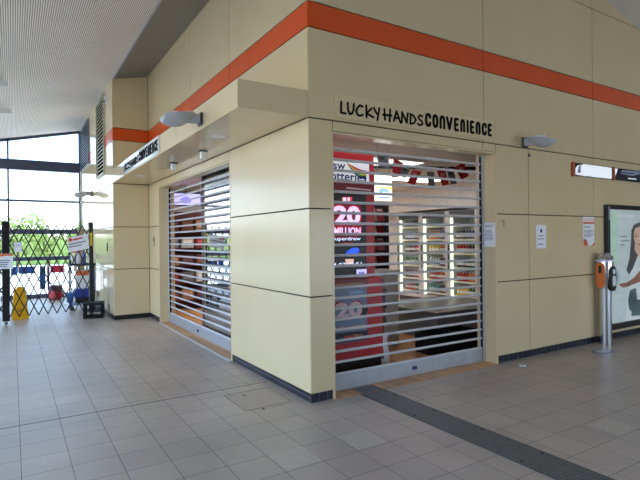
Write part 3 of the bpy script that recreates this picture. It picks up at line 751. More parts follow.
# notice hung on gate
def hung_sign(name, px, Y, label, cat, art, thick=.006):
    pts = [onX(x, y, Y) for x, y in px]; c = sum(pts, Vector())/len(pts)
    root = thing(name, c, label, cat)
    m = MB(); m.prism(pts, Vector((0, thick, 0)), PAPER); m.build('board', root)
    m = MB(); art(m, lambda x, y: onX(x, y, Y-.0012)); m.build('print', root); return root
REDP = mat('red print', S(214, 60, 50), .6)
def art1(m, q):
    m.prism([q(70.2+1.9*math.cos(a), 239.8+1.9*math.sin(a)) for a in [k*PI/6 for k in range(12)]], NY*.001, REDP)
    m.prism([q(73, 239.2), q(82.5, 236.8), q(82.5, 238.4), q(73, 240.8)], NY*.001, REDP)
    for k in range(2):
        y = 243.2+2.6*k; m.prism([q(69, y+1), q(86-4*k, y-2.6+k), q(86-4*k, y-1.6+k), q(69, y+2)], NY*.001, GREYINK)
hung_sign('gate_sign', [(67.2, 238), (87.8, 233.8), (89.2, 248.2), (69, 252.6)], 7.44, 'white closure notice with red heading tied to the folding gate', 'sign', art1)
def art2(m, q):
    m.prism([q(-6, 254), q(12.6, 253.6), q(12.6, 256), q(6, 255.6), q(-6, 258)], NY*.001, mat('orange sign band', S(222, 110, 60), .5))
    for k in range(4): m.prism([q(-4, 260+2*k), q(10-k, 260+2*k), q(10-k, 260.8+2*k), q(-4, 260.8+2*k)], NY*.001, GREYINK)
hung_sign('gate_sign', [(-8, 253.8), (13, 253.4), (13, 268.8), (-8, 269)], 7.22, 'white sign with orange top hung on the left gate post', 'sign', art2)
hung_sign('gate_paper', [(13.6, 242.4), (22, 242.2), (21.8, 251.8), (14.2, 252.2)], 7.31, 'small blank white paper on the gate right of the black post', 'paper', lambda m, q: m.prism([q(15, 245), q(20, 245), q(20, 245.4), q(15, 245.4)], NY*.001, GREYINK))

# ================================================================ THINGS BY THE GATE
CR = mat('crate black', S(20, 20, 22), .6, spec=.25)
def crate():
    w, d, h = .38, .34, .33
    root = thing('milk_crate', (0, 0, 0), 'black plastic milk crate standing upside down on the floor by the pier', 'crate')
    m = MB()
    for sx in (-1, 1):
        for sy in (-1, 1): m.box(sx*w/2, sx*(w/2-.035), sy*d/2, sy*(d/2-.035), 0, h, CR)
    for z0, z1 in ((0, .045), (.14, .17), (h-.05, h)):
        for s in (-1, 1):
            m.box(-w/2, w/2, s*d/2, s*(d/2-.012), z0, z1, CR); m.box(s*w/2, s*(w/2-.012), -d/2, d/2, z0, z1, CR)
    for s in (-1, 1):
        for k in range(1, 5):
            x = -w/2+w*k/5; m.bar((x, s*(d/2-.006), .03), (x, s*(d/2-.006), h-.04), .014, .01, CR, up=(0, 1, 0))
            y = -d/2+d*k/5; m.bar((s*(w/2-.006), y, .03), (s*(w/2-.006), y, h-.04), .014, .01, CR, up=(1, 0, 0))
    m.build('frame', root, org=(0, 0, 0), bevel=.003).parent = root
    m = MB(); m.box(-w/2+.003, w/2-.003, -d/2+.003, d/2-.003, h-.012, h-.002, CR)
    m.build('top_panel', root)
    root.location = (-1.0, 7.32, 0); root.rotation_euler.z = math.radians(-14)
crate()

def wet_sign(x, y, rz, label):
    root = thing('wet_floor_sign', (0, 0, 0), label, 'floor sign')
    for s in (-1, 1):
        m = MB()
        m.prism([(-.15, s*.13, 0), (.15, s*.13, 0), (.105, s*.02, .60), (.05, s*.013, .66), (-.05, s*.013, .66), (-.105, s*.02, .60)], (0, s*-.018, 0), YEL)
        pn = m.build('panel', root, bevel=.004)
        m = MB()
        def q(u, z): 
            t = z/.66; return Vector((u, s*(.13-.117*t)+s*.0012, z))
        if s == -1:
            for (u0, u1, z0, z1) in ((-.06, .05, .20, .212), (-.05, .02, .165, .177)): m.prism([q(u0, z0), q(u1, z0), q(u1, z1), q(u0, z1)], (0, s*.002, 0), BLACK)
            m.build('print', pn)
    m = MB(); m.tube([(-.05, 0, .665), (.05, 0, .665)], .016, YEL, 8); m.build('hinge', root)
    root.location = (x, y, 0); root.rotation_euler.z = rz
wet_sign(-2.34, 8.05, .1, 'yellow wet floor sign behind the gate, right of the black post')
wet_sign(-2.86, 8.0, -.2, 'yellow wet floor sign left of the black post at picture edge')

# cleaning trolley
tx, ty = -1.06, 8.9
root = thing('cleaning_trolley', (tx, ty, 0), 'black and blue cleaning trolley behind the folding gate', 'trolley')
m = MB(); m.box(tx-.27, tx+.27, ty-.2, ty+.2, .12, .17, mat('trolley grey blue', S(110, 140, 180), .5)); m.build('base_tray', root, bevel=.008)
for sx in (-1, 1):
    for sy in (-1, 1):
        m = MB(); c = (tx+sx*.23, ty+sy*.16, .05); m.tube([(c[0], c[1]-.015, .05), (c[0], c[1]+.015, .05)], .05, DGREY, 14); m.box(c[0]-.012, c[0]+.012, c[1]-.02, c[1]+.02, .06, .125, DGREY); m.build('wheel', root)
m = MB()
for sx in (-1, 1):
    for sy in (-1, 1): m.tube([(tx+sx*.25, ty+sy*.18, .17), (tx+sx*.25, ty+sy*.18, 1.08)], .014, BLACK, 8)
m.tube([(tx-.25, ty-.18, 1.06), (tx-.25, ty-.22, 1.18), (tx-.25, ty+.22, 1.18), (tx-.25, ty+.18, 1.06)], .013, BLACK, 8); m.build('frame', root, smooth=True)
m = MB(); m.box(tx-.28, tx+.28, ty-.21, ty+.21, 1.05, 1.10, mat('trolley navy', S(30, 34, 52), .5)); m.build('top_shelf', root, bevel=.006)
m = MB(); m.box(tx-.16, tx+.18, ty-.215, ty-.18, .52, .94, mat('trolley white panel', S(226, 226, 230), .6)); pnl = m.build('front_panel', root)
m = MB(); m.box(tx-.13, tx+.15, ty-.218, ty-.214, .82, .93, mat('trolley orange', S(232, 110, 56), .6)); m.build('orange_band', pnl)
m = MB(); m.box(tx-.17, tx+.19, ty-.2, ty+.15, .30, .50, mat('trolley blue bin', S(28, 60, 150), .5)); m.build('blue_bin', root, bevel=.01)
m = MB(); m.box(tx-.15, tx+.17, ty-.19, ty+.13, .175, .29, BLACK); m.build('black_bin', root, bevel=.006)
m = MB(); m.box(tx+.19, tx+.245, ty-.22, ty-.1, .72, .92, mat('royal blue', S(40, 66, 190), .6)); m.build('blue_cloth', root, bevel=.012)
m = MB(); m.box(tx-.33, tx-.2, ty-.2, ty-.05, .19, .42, mat('mop blue', S(60, 100, 170), .8)); m.build('mop_bucket', root, bevel=.02)
m = MB()
vs = MB(); m.tube([(tx+.29, ty-.1, .16), (tx+.29, ty-.1, .4), (tx+.29, ty-.1, 1.35)], .013, WHITE, 8); m.lathe([(.03, .09), (.07, .14), (.06, .34), (.02, .4)], (tx+.27, ty-.12, .05), mat('mop white', S(214, 214, 208), .9, bump=.5, scale=40), 10); m.build('mop', root)
BT = [((-.2, -.12), S(236, 236, 240), 'white spray bottle with red trigger at the left of the trolley shelf', REDP, .30), ((-.08, -.1), S(230, 232, 236), 'white spray bottle with red trigger second on the trolley shelf', REDP, .33),
      ((.04, -.12), S(60, 92, 170), 'blue spray bottle with black trigger on the trolley shelf', BLACK, .38), ((.17, -.1), S(214, 208, 190), 'beige cleaning bottle at the right of the trolley shelf', WHITE, .2)]
for i, ((ox, oy), c, lb, cap, h) in enumerate(BT):
    r = thing('spray_bottle', (tx+ox, ty+oy, 1.10), lb, 'bottle', 'cleaning bottles on the trolley')
    m = MB(); m.lathe([(.04, 0), (.042, .02), (.042, h*.55), (.015, h*.78), (.014, h*.85)], (tx+ox, ty+oy, 1.10), mat('bottle %d' % i, c, .35), 12); m.build('body', r, smooth=True)
    m = MB(); m.box(tx+ox-.03, tx+ox+.05, ty+oy-.012, ty+oy+.012, 1.10+h*.84, 1.10+h, cap); m.build('trigger', r, bevel=.004)
m = MB(); m.tube([(tx-.24, ty+.1, 1.10), (tx-.25, ty+.1, 1.38), (tx-.19, ty+.1, 1.50), (tx-.1, ty+.1, 1.48), (tx-.06, ty+.1, 1.36), (tx-.07, ty+.1, 1.10)], .014, BLACK, 8)
tag(m.build('bag_hoop', org=(tx-.15, ty+.1, 1.1), smooth=True), 'black wire hoop standing on the cleaning trolley', 'hoop')

# tan board
m = MB(); m.box(-.93, -.77, 10.9, 10.98, 0, 1.98, mat('tan board', S(150, 132, 104), .7, scale=20, var=.12))
tag(m.build('timber_post', org=(-.85, 10.94, 0), bevel=.005), 'tan timber post standing by the end window', 'post')

# vacuum
vx, vy = -1.45, 11.6
root = thing('vacuum_cleaner', (vx, vy, 0), 'red drum vacuum cleaner with black top on the floor', 'vacuum cleaner')
VR = mat('vacuum red', S(170, 24, 36), .35)
m = MB(); m.lathe([(.15, .02), (.19, .05), (.19, .2), (.18, .26)], (vx, vy, 0), VR, 20); m.build('drum', root, smooth=True)
m = MB(); m.lathe([(.185, .26), (.18, .31), (.13, .38), (.06, .41), (.02, .415)], (vx, vy, 0), mat('vacuum dark', S(70, 24, 30), .4), 20); m.build('lid', root, smooth=True)
m = MB(); m.tube([(vx-.12, vy, .35), (vx-.1, vy, .46), (vx+.1, vy, .46), (vx+.12, vy, .35)], .014, BLACK, 8); m.build('handle', root, smooth=True)
m = MB(); m.tube([(vx, vy-.17, .22), (vx+.06, vy-.27, .28), (vx+.2, vy-.26, .22), (vx+.22, vy-.1, .1), (vx+.21, vy+.05, .035)], .02, BLACK, 8); m.build('hose', root, smooth=True)
for s in (-1, 1):
    m = MB(); m.tube([(vx+s*.13, vy-.015, .035), (vx+s*.13, vy+.015, .035)], .035, BLACK, 12); m.build('wheel', root)

# drying rail with cloths
ry = 10.3
root = thing('drying_rail', (-2.0, ry, 0), 'thin white drying rail in front of the end window', 'rail')
m = MB(); m.tube([(-2.75, ry, .99), (-1.28, ry, .99)], .012, WHITE, 8); m.build('rail', root, smooth=True)
for x in (-2.72, -1.31):
    m = MB(); m.tube([(x, ry, .03), (x, ry, .985)], .011, WHITE, 8); m.bar((x, ry-.2, .012), (x, ry+.2, .012), .03, .024, WHITE); m.build('leg', root)
def cloth(x0, x1, zb, col, label, seed):
    rr = random.Random(seed); m = MB(); nu, nv = 8, 6; vs = []
    prof = [(-.016, 0)]
    for lay in (0, 1):
        for j in range(nv+1):
            for i in range(nu+1):
                x = x0+(x1-x0)*i/nu; t = j/nv; front = ry-.020-.006*math.sin(i*1.7+seed)*t
                z = 1.004-(1.004-zb)*t+(rr.uniform(-.015, .015) if j == nv and lay == 0 else 0)
                if j == 0: front = ry
                vs.append((x, front-(.004 if lay == 0 else 0), z+(.004 if lay == 0 and j == 0 else 0)))
    W = nu+1; n1 = W*(nv+1); fs = []
    for j in range(nv):
        for i in range(nu):
            a = j*W+i; fs.append((a, a+W, a+W+1, a+1)); fs.append((n1+a, n1+a+1, n1+a+W+1, n1+a+W))
    m.add(vs, fs, col)
    # back flap over the rail
    m.box(x0, x1, ry+.014, ry+.018, zb+(1-zb)*.4, 1.0, col); m.box(x0, x1, ry-.012, ry+.016, 1.003, 1.007, col)
    tag(m.build('cleaning_cloth', org=((x0+x1)/2, ry, zb)), label, 'cloth', 'cloths drying on the rail')
cloth(-2.50, -2.36, .80, mat('cloth mid blue', S(60, 110, 190), .9), 'mid blue cloth at the left end of the drying rail', 1)
cloth(-2.33, -1.99, .83, mat('cloth blue', S(46, 84, 150), .9), 'wide blue cloth folded over the drying rail', 2)
cloth(-1.88, -1.75, .42, mat('cloth dark blue', S(44, 80, 130), .9), 'long narrow blue cloth hanging from the drying rail', 3)
cloth(-1.715, -1.66, .40, mat('cloth plum', S(104, 70, 100), .9), 'long plum cloth hanging beside the narrow blue cloth', 4)
cloth(-1.64, -1.33, .83, mat('cloth red', S(196, 40, 74), .9), 'red cloth at the right end of the drying rail', 5)

# ================================================================ SHOP INTERIOR
# lottery kiosk
KY = .58
root = thing('lottery_kiosk', (.92, .8, 0), 'red lottery kiosk with jackpot screen behind the right shutter', 'kiosk')
m = MB(); m.box(.45, 1.385, KY+.01, 1.0, .2, 1.14, RED); m.box(.45, 1.27, KY+.01, 1.0, 1.1402, 2.62, RED); m.build('body', root, bevel=.006)
m = MB(); m.box(.47, 1.37, KY+.03, .98, .004, .2, BLACK); m.build('plinth', root)
WSG = mat('kiosk white sign', S(238, 238, 240), .4, emit=S(225, 228, 240), es=.22)
m = MB(); a = onX(330, 159, KY); b = onX(369, 183, KY); m.box(.46, b.x, KY-.004, KY+.01, 2.265, 2.52, WSG); hs = m.build('header_sign', root)
m = MB(); f = FR(KY-.0046); NV = mat('lottery navy', S(36, 44, 120), .5)
x_w1 = onX(345.2, 170, KY).x; x_w0 = onX(327.5, 170, KY).x
text_into(m, 'nsw', f, x_w0, 2.415, .062, NV, width=x_w1-x_w0)
text_into(m, 'Lotteries', f, onX(324.5, 175, KY).x, 2.285, .105, NV, width=onX(366, 175, KY).x-onX(324.5, 175, KY).x)
def arcband(cx, z, r0, r1, col, k):
    pass
rb = [S(214, 60, 50), S(236, 150, 40), S(240, 214, 60), S(70, 170, 90), S(40, 80, 170)]
def wave(t): return -.075*math.sin(t*PI*.55)
xa, xb = onX(345.5, 162, KY).x, onX(366, 162, KY).x
for k, c in enumerate(rb):
    mm = mat('rainbow %d' % k, c, .5); n = 10; top = []; bot = []
    for i in range(n+1):
        t = i/n; x = xa+(xb-xa)*t; base = 2.498-.085*math.sin(t*PI*.5); th = .021*math.sin(min(1, t*1.4)*PI/2)
        top.append(f(x, base-k*th+ .012)); bot.append(f(x, base-(k+1)*th+.012))
    m.add(top+bot, [(i, i+1, n+2+i, n+1+i) for i in range(n)], mm)
m.build('lettering', hs)
m = MB(); m.box(.46, 1.26, KY-.003, KY+.01, 2.14, 2.262, mat('kiosk dark red', S(130, 14, 26), .4)); bd = m.build('red_band', root)
m = MB(); text_into(m, 'thinking', FR(KY-.0035), .84, 2.165, .06, mat('pink ink', S(226, 190, 194), .5), width=.4) if False else m.prism([Vector((.84, KY-.0035, 2.195)), Vector((1.2, KY-.0035, 2.185)), Vector((1.22, KY-.0035, 2.20)), Vector((.86, KY-.0035, 2.215))], NY*.001, mat('pink ink', S(226, 190, 194), .5)); m.build('swash', bd)
m = MB(); m.box(.46, 1.13, KY-.012, KY+.01, 1.145, 2.135, BLACK); sc = m.build('screen', root, bevel=.004)
m = MB(); YS = KY-.0125; f = FR(YS-.0012)
def em(name, c, s): return mat(name, c, .5, emit=c, es=s)
LILA = em('screen lilac', S(216, 196, 240), .7); SRED = em('screen red', S(214, 36, 60), .6); SBLU = em('screen blue', S(40, 90, 230), .7); SWH = em('screen white', S(214, 224, 255), .7); SSK = em('screen peach', S(226, 190, 170), .5); SDK = em('screen dim', S(70, 70, 80), .3)
def scr(px, mm, k=0): m.prism([onX(x, y, YS-.0004*k) for x, y in px], NY*.0004, mm)
scr([(333, 203.5), (361, 205), (362, 226), (358, 238), (333, 238)], em('screen maroon', S(110, 20, 40), .4), 0)
scr([(342, 197), (352, 197), (352, 201), (342, 201.5)], SRED, 1); scr([(343, 197.6), (346, 197.6), (346, 201), (343, 201)], SWH, 2); scr([(347.5, 197.6), (350, 197.6), (350, 201), (347.5, 201)], LILA, 2)
fr = FR(YS-.0012)
def txt(s, px0, px1, py0, py1, mm, k=3, grow=0, bold=.018):
    a = onX(px0, py1, YS); b = onX(px1, py0, YS); text_into(m, s, FR(YS-.0005*k), a.x-grow, a.z-grow, b.z-a.z+2*grow, mm, width=b.x-a.x+2*grow, bold=bold)
txt('20', 333.5, 360.5, 206, 225, SRED, 2, .008, .05); txt('20', 334, 360, 206.5, 224.5, LILA, 4, .003, .045)
txt('MILLION', 333.8, 361, 227, 235, SRED, 2, .006); txt('MILLION', 334.2, 360.5, 227.5, 234.6, LILA, 4, 0, .04)
txt('Superdraw', 332, 360.5, 236.8, 241.6, SWH, 4)
scr([(342.5, 242.8), (352.5, 242.8), (352.5, 245.4), (342.5, 245.4)], SRED, 3)
scr([(344, 256), (347.5, 251), (351.5, 248.2), (357, 247.6), (359.5, 249.5), (358, 253), (352, 256.4)], SBLU, 3)
scr([(355, 256), (359, 252), (361, 253.5), (356, 257)], em('screen violet', S(150, 70, 150), .5), 4)
scr([(345, 259), (354, 259), (353, 264), (350, 266.5), (346.5, 265)], SSK, 3)
txt('M 07:45:51', 331, 361.5, 262, 266.8, SWH, 5)
scr([(356.5, 269.5), (366.5, 269), (366.8, 276.8), (356.5, 277.2)], em('screen tile lilac', S(190, 190, 240), .6), 3); scr([(358.5, 272), (364.5, 271.8), (364.5, 274.6), (358.5, 274.8)], em('screen tile violet', S(130, 120, 200), .5), 4)
m.build('picture', sc)
m = MB(); m.box(.46, 1.16, KY-.004, KY+.01, 1.075, 1.135, mat('kiosk dark red', S(130, 14, 26), .4)); bd = m.build('strip', root)
m = MB(); YS = KY-.004; m.prism([onX(336, 284.6, YS-.0006), onX(364, 282.2, YS-.0006), onX(364, 283, YS-.0006), onX(336, 285.4, YS-.0006)], NY*.0005, mat('gold ink', S(222, 180, 90), .5)); m.build('gold_line', bd)
m = MB(); m.box(.46, 1.13, KY-.006, KY+.01, .40, 1.07, mat('poster slate', S(120, 138, 164), .4)); po = m.build('jackpot_poster', root)
m = MB(); YS = KY-.0062
GR = mat('poster grey pink', S(232, 206, 208), .5); DR = mat('poster dark red', S(176, 34, 50), .5)
scr([(349, 291), (362, 290.5), (364, 293), (350, 296)], mat('poster light blue', S(150, 180, 214), .5), 1)
txt('20', 335, 362.5, 300.5, 319.5, DR, 2, .012); txt('20', 335.5, 362, 301, 319, GR, 4, .003, .045)
scr([(362, 306), (367, 305), (368, 309), (366, 316), (362, 318)], BLACK, 5)
txt('MILLION', 334.5, 364.5, 324.5, 330.8, DR, 2, .006); txt('MILLION', 335, 364, 324.6, 330.8, GR, 4, .002, .045)
scr([(334, 334), (368, 330), (368, 360), (334, 362)], mat('poster navy', S(30, 32, 52), .5), 1)
scr([(344, 336.5), (354, 335), (354, 339), (344, 340.4)], mat('poster rust', S(196, 60, 44), .5), 3); scr([(354, 334), (362, 334.4), (366, 337), (358, 338.2), (354, 338.6)], mat('poster tan', S(176, 116, 72), .5), 3)
scr([(335, 351.5), (368, 347.5), (368, 350.5), (335, 355)], mat('poster white', S(214, 216, 222), .5), 3)
scr([(348+2.2*math.cos(a), 351.6+2.0*math.sin(a)) for a in [k*PI/6 for k in range(12)]], DR, 4)
m.v = [Vector((v.x, v.y, max(v.z, .405))) for v in m.v]
m.build('print', po)

# lit hanging sign, placard, counter, racks
def at(px, py, Y): return onX(px, py, Y)
root = thing('lit_sign', (1.77, 1.02, 2.12), 'bright white and yellow lit sign right of the lottery kiosk', 'sign')
a, b = at(376.2, 173, 1.0), at(392, 201, 1.0)
m = MB(); m.box(a.x, b.x, 1.0, 1.04, b.z, a.z, mat('lit white', S(250, 250, 244), .5, emit=S(250, 250, 240), es=1.0)); pn = m.build('panel', root)
m = MB(); YS = .9995
scr([(376.4, 186.2), (391.8, 187), (391.8, 190), (376.4, 188.5)], em('lit yellow', S(246, 236, 130), .8), 1)
scr([(378, 190), (382, 187.6), (388, 189.4), (390, 193), (384, 192), (379, 193.4)], em('lit sky', S(150, 190, 236), .7), 2)
scr([(378, 196.4), (390, 196.8), (390, 198.4), (378, 198)], em('lit blue text', S(120, 160, 220), .7), 2); m.build('print', pn)
for x in (a.x+.03, b.x-.03): m = MB(); m.tube([(x, 1.02, a.z), (x, 1.02, 2.858)], .004, STEEL, 6); m.build('cable', root)
root = thing('white_placard', (1.42, .9, 0.004), 'white placard leaning beside the red kiosk at floor level', 'placard')
m = MB(); m.prism([(1.435, .70, .005), (1.59, .70, .005), (1.60, .78, .40), (1.47, .78, .40)], (0, .012, 0), PAPER); bd = m.build('board', root)
m = MB(); m.prism([(1.45, .712, .10), (1.50, .712, .10), (1.505, .766, .34), (1.475, .766, .36), (1.46, .745, .25)], (0, -.004, 0), DGREY); m.build('print', bd)
m = MB(); m.prism([(1.52, .78, .36), (1.54, .78, .36), (1.54, .9, .005), (1.52, .9, .005)], (.0, .012, 0), DGREY); m.build('prop', root)
root = thing('shop_counter', (2.25, 1.75, 0.004), 'white shop counter behind the kiosk', 'counter')
m = MB(); m.box(2.02, 2.47, 1.55, 1.95, .004, 1.10, mat('counter cream', S(206, 204, 196), .4)); m.build('cabinet', root)
m = MB(); m.box(2.0, 2.49, 1.52, 1.97, 1.10, 1.14, WHITE); m.build('top', root, bevel=.004)
# leaflet rack
root = thing('leaflet_rack', (1.92, 1.2, 0.004), 'narrow leaflet rack standing left of the white counter', 'rack')
m = MB(); m.box(1.66, 1.90, 1.20, 1.23, .004, 1.05, DGREY); m.box(1.64, 1.92, 1.12, 1.30, .004, .02, DGREY)
for z in (.45, .65, .85): m.box(1.66, 1.90, 1.14, 1.15, z, z+.07, DGREY); m.box(1.66, 1.90, 1.14, 1.20, z, z+.006, DGREY)
m.build('frame', root)
cols = [S(206, 170, 80), S(120, 50, 60), S(214, 214, 220), S(70, 90, 140), S(220, 190, 110), S(150, 150, 160)]
k = 0
for z, zn in ((.456, 'bottom'), (.656, 'middle'), (.856, 'top')):
    for i, side in ((0, 'left'), (1, 'right')):
        m = MB(); m.box(1.668+.118*i, 1.775+.118*i, 1.16, 1.18, z, z+.17, mat('leaflet %d' % k, cols[k], .5))
        nm = ('gold', 'maroon', 'white', 'blue', 'yellow', 'grey')[k]
        tag(m.build('leaflet', org=(1.72+.118*i, 1.17, z)), '%s leaflet stack on the %s tier of the leaflet rack' % (nm, zn), 'leaflet', 'leaflets in the rack'); k += 1
# magazine rack
root = thing('magazine_rack', (2.55, 2.4, 0.004), 'tall magazine rack behind the white counter', 'rack')
m = MB(); m.box(2.25, 2.80, 2.42, 2.46, .004, 2.18, DGREY); m.box(2.25, 2.27, 2.15, 2.42, .004, 2.18, DGREY); m.box(2.78, 2.80, 2.15, 2.42, .004, 2.18, DGREY); m.build('frame', root)
mc = [S(190, 60, 70), S(210, 150, 150), S(120, 40, 50), S(220, 200, 200), S(170, 90, 80), S(200, 110, 120), S(90, 60, 70), S(226, 214, 206), S(160, 50, 60), S(90, 100, 130), S(204, 170, 160), S(176, 70, 80)]
cn = ['red', 'pink', 'maroon', 'pale', 'rust', 'rose', 'plum', 'cream', 'crimson', 'slate', 'peach', 'scarlet']
k = 0
for t in range(4):
    z = 1.18+.24*t
    m = MB(); m.box(2.27, 2.78, 2.18, 2.42, z-.012, z, DGREY); m.build('shelf', root)
    for i, s in enumerate(('left', 'middle', 'right')):
        m = MB(); x = 2.285+.165*i; m.prism([(x, 2.20, z), (x+.15, 2.20, z), (x+.15, 2.26, z+.21), (x, 2.26, z+.21)], (0, .012, 0), mat('magazine %s' % cn[k], mc[k], .35)); m.prism([(x+.02, 2.2465, z+.165), (x+.13, 2.2465, z+.165), (x+.13, 2.2578, z+.20), (x+.02, 2.2578, z+.20)], (0, -.002, 0), WHITE)
        tag(m.build('magazine', org=(x+.07, 2.23, z)), '%s magazine on the %s tier of the tall magazine rack, %s' % (cn[k], ('lowest', 'second', 'third', 'top')[t], s), 'magazine', 'magazines in the tall rack'); k += 1

# fridges
def fridge():
    root = thing('drinks_fridge', (6.05, 0, .004), '', 'fridge', 'drinks fridges along the shop wall')
    W = .86; m = MB(); FW = mat('fridge white', S(206, 208, 212), .4); FI = mat('fridge inside', S(226, 232, 226), .5)
    for s in (-1, 1): m.box(6.09, 6.80, s*W/2, s*(W/2-.03), .004, 2.24, FW)
    m.box(6.77, 6.80, -W/2+.03, W/2-.03, .004, 2.24, FI); m.box(6.09, 6.77, -W/2+.03, W/2-.03, .004, .18, DGREY); m.box(6.09, 6.77, -W/2+.03, W/2-.03, 2.12, 2.24, FW)
    m.build('cabinet', root)
    m = MB()
    for s in (-1, 1): m.box(6.05, 6.088, s*W/2, s*(W/2-.06), .16, 2.23, LGREY)
    m.box(6.05, 6.088, -W/2+.06, W/2-.06, .16, .24, LGREY); m.box(6.05, 6.088, -W/2+.06, W/2-.06, 2.10, 2.23, DGREY); d = m.build('door', root)
    m = MB(); m.box(6.066, 6.072, -W/2+.06, W/2-.06, .24, 2.10, GLASS); m.build('pane', d)
    m = MB(); m.box(6.03, 6.05, W/2-.05, W/2-.03, .9, 1.5, BLACK); m.build('handle', d)
    m = MB(); m.box(6.10, 6.13, W/2-.11, W/2-.032, .25, 2.08, mat('fridge lamp', S(244, 250, 226), .5, emit=S(240, 250, 220), es=1.0)); m.build('light_strip', root)
    for z in (.30, .62, .94, 1.26, 1.58, 1.90):
        m = MB(); m.box(6.16, 6.64, -W/2+.035, W/2-.065, z-.012, z, WHITE); m.box(6.15, 6.158, -W/2+.035, W/2-.065, z-.03, z+.012, mat('price strip', S(230, 226, 200), .5)); m.build('shelf', root)
    return root
fr0 = fridge(); FYS = [(3.53, 'nearest'), (4.40, 'middle'), (5.27, 'farthest')]
bcols = [('red', S(190, 40, 40)), ('blue', S(50, 90, 170)), ('green', S(50, 130, 70)), ('orange', S(226, 130, 50)), ('brown', S(70, 48, 40)), ('white', S(220, 224, 226)), ('teal', S(70, 150, 160)), ('yellow', S(222, 196, 80))]
bmesh_ = {}
for nm, c in bcols:
    m = MB(); mm = mat('drink ' + nm, c, .3); m.lathe([(.033, 0), (.036, .01), (.036, .14), (.014, .19), (.014, .205)], (0, 0, 0), mm, 8); m.lathe([(.016, .205), (.016, .225)], (0, 0, 0), WHITE if nm != 'white' else mm, 8); m.lathe([(.0365, .05), (.0365, .11)], (0, 0, 0), PAPER if nm not in ('white',) else mat('drink label blue', S(90, 140, 200), .4), 8)
    o = m.build('drink_bottle', smooth=True); bmesh_[nm] = o
first = set()
theme = {0: [['teal', 'white'], ['blue', 'brown'], ['brown', 'red'], ['green', 'brown'], ['orange', 'red'], ['green', 'yellow']],
         1: [['white', 'blue'], ['blue', 'orange'], ['orange', 'yellow'], ['brown', 'white'], ['orange', 'red'], ['brown', 'teal']],
         2: [['white', 'teal'], ['brown', 'blue'], ['red', 'brown'], ['green', 'green'], ['red', 'brown'], ['green', 'red']]}
shelfn = ['bottom', 'second', 'third', 'fourth', 'fifth', 'top']
for fi, (fy, fn_) in enumerate(FYS):
    r = fr0 if fi == 0 else copy_tree(fr0)
    r.location = (6.05, fy, .004)
    r['label'] = '%s lit glass door drinks fridge along the shop wall' % fn_
    for si, z in enumerate((.30, .62, .94, 1.26, 1.58, 1.90)):
        if si == 5: continue
        cs = theme[fi][5-si]
        for k in range(8):
            nm = cs[0] if k < 4 else cs[1]
            src = bmesh_[nm]
            if nm in first: o = src.copy(); COL.objects.link(o)
            else: o = src; first.add(nm)
            o.location = (6.22, fy-.36+.088*k, z+.0045)
            half = ('right' if k < 4 else 'left') if cs[0] != cs[1] else ''
            o['label'] = '%s drink bottle on the %s shelf of the %s fridge' % (nm, shelfn[si], fn_); o['category'] = 'bottle'
            o['group'] = '%s bottles on %s shelf of %s fridge' % (nm, shelfn[si], fn_)
for nm, o in bmesh_.items():
    if nm not in first: bpy.data.objects.remove(o)
# dark chest and crates near the shutter
root = thing('chest_freezer', (4.0, 2.2, .004), 'low dark grey chest unit inside the shop behind the right shutter', 'chest')
m = MB(); m.box(3.12, 5.0, 1.4, 3.0, .004, .38, mat('chest side grey', S(126, 127, 130), .4)); m.build('body', root, bevel=.01)
m = MB(); m.box(3.10, 5.02, 1.38, 3.02, .38, .45, mat('chest lid grey', S(110, 112, 116), .35)); m.build('lid', root, bevel=.01)
for i, (x, lb) in enumerate(((2.38, 'black stacking crate inside the shutter, left one'), (2.86, 'black stacking crate inside the shutter, right one'))):
    root = thing('stacking_crate', (x+.22, .92, .004), lb, 'crate')
    m = MB(); m.box(x, x+.45, .75, 1.10, .004, .02, CR)
    for s in (0, 1):
        m.box(x, x+.45, .75+s*.338, .762+s*.338, .02, .28, CR); m.box(x+s*.438, x+.012+s*.438, .762, 1.088, .02, .28, CR)
    m.build('box', root)
    m = MB(); m.box(x-.008, x+.458, .742, .752, .255, .285, DGREY); m.box(x-.008, x+.458, 1.098, 1.108, .255, .285, DGREY); m.build('rim', root)
# bunting
root = thing('bunting', (2.4, 1.3, 2.6), 'string of red and grey pennant flags hung inside the shop', 'bunting')
m = MB(); bp = [(374, 154.5), (380, 158), (388, 162), (400, 169), (412, 173), (424, 175), (437, 173), (448, 170), (458, 166), (466, 161), (476, 158.5)]
m.tube([Vector((p.x, p.y, min(p.z, 2.845))) for p in (at(x, y-3, 1.3) for x, y in bp)], .004, WHITE, 5); m.build('string', root)
FRD = mat('flag red', S(196, 40, 48), .7); FGR = mat('flag grey', S(120, 126, 134), .7)
flags = [((376, 152), (388, 155), (384, 167), FGR), ((394, 158), (403, 163), (396, 174), FRD), ((403, 165), (411, 168), (402, 177), FGR), ((413, 169), (422, 171), (411, 184), FRD), ((427, 172), (434, 172), (432, 189), FGR), ((437, 171), (445, 169), (446, 185), FRD), ((446, 169), (453, 168), (454, 184), FGR), ((455, 167), (464, 162), (465, 178), FRD)]
for i, (a, b, c, mm) in enumerate(flags):
    m = MB(); w = ((b[0]-a[0])*.42, (b[1]-a[1])*.42)
    m.prism([at(*a, 1.3), at(*b, 1.3), at(c[0]+w[0], c[1]+w[1], 1.3), at(c[0]-w[0], c[1]-w[1], 1.3)], (0, .003, 0), mm)
    x, y = (a[0]+b[0]+c[0])/3, (a[1]+b[1]+c[1])/3; m.prism([at(x-2.4, y-2, 1.2975), at(x+2, y-1.6, 1.2975), at(x+1.6, y+1.6, 1.2975), at(x-2, y+1.2, 1.2975)], (0, .002, 0), mat('flag print', S(220, 150, 150), .7) if mm is FRD else DGREY)
    m.build('flag', root)
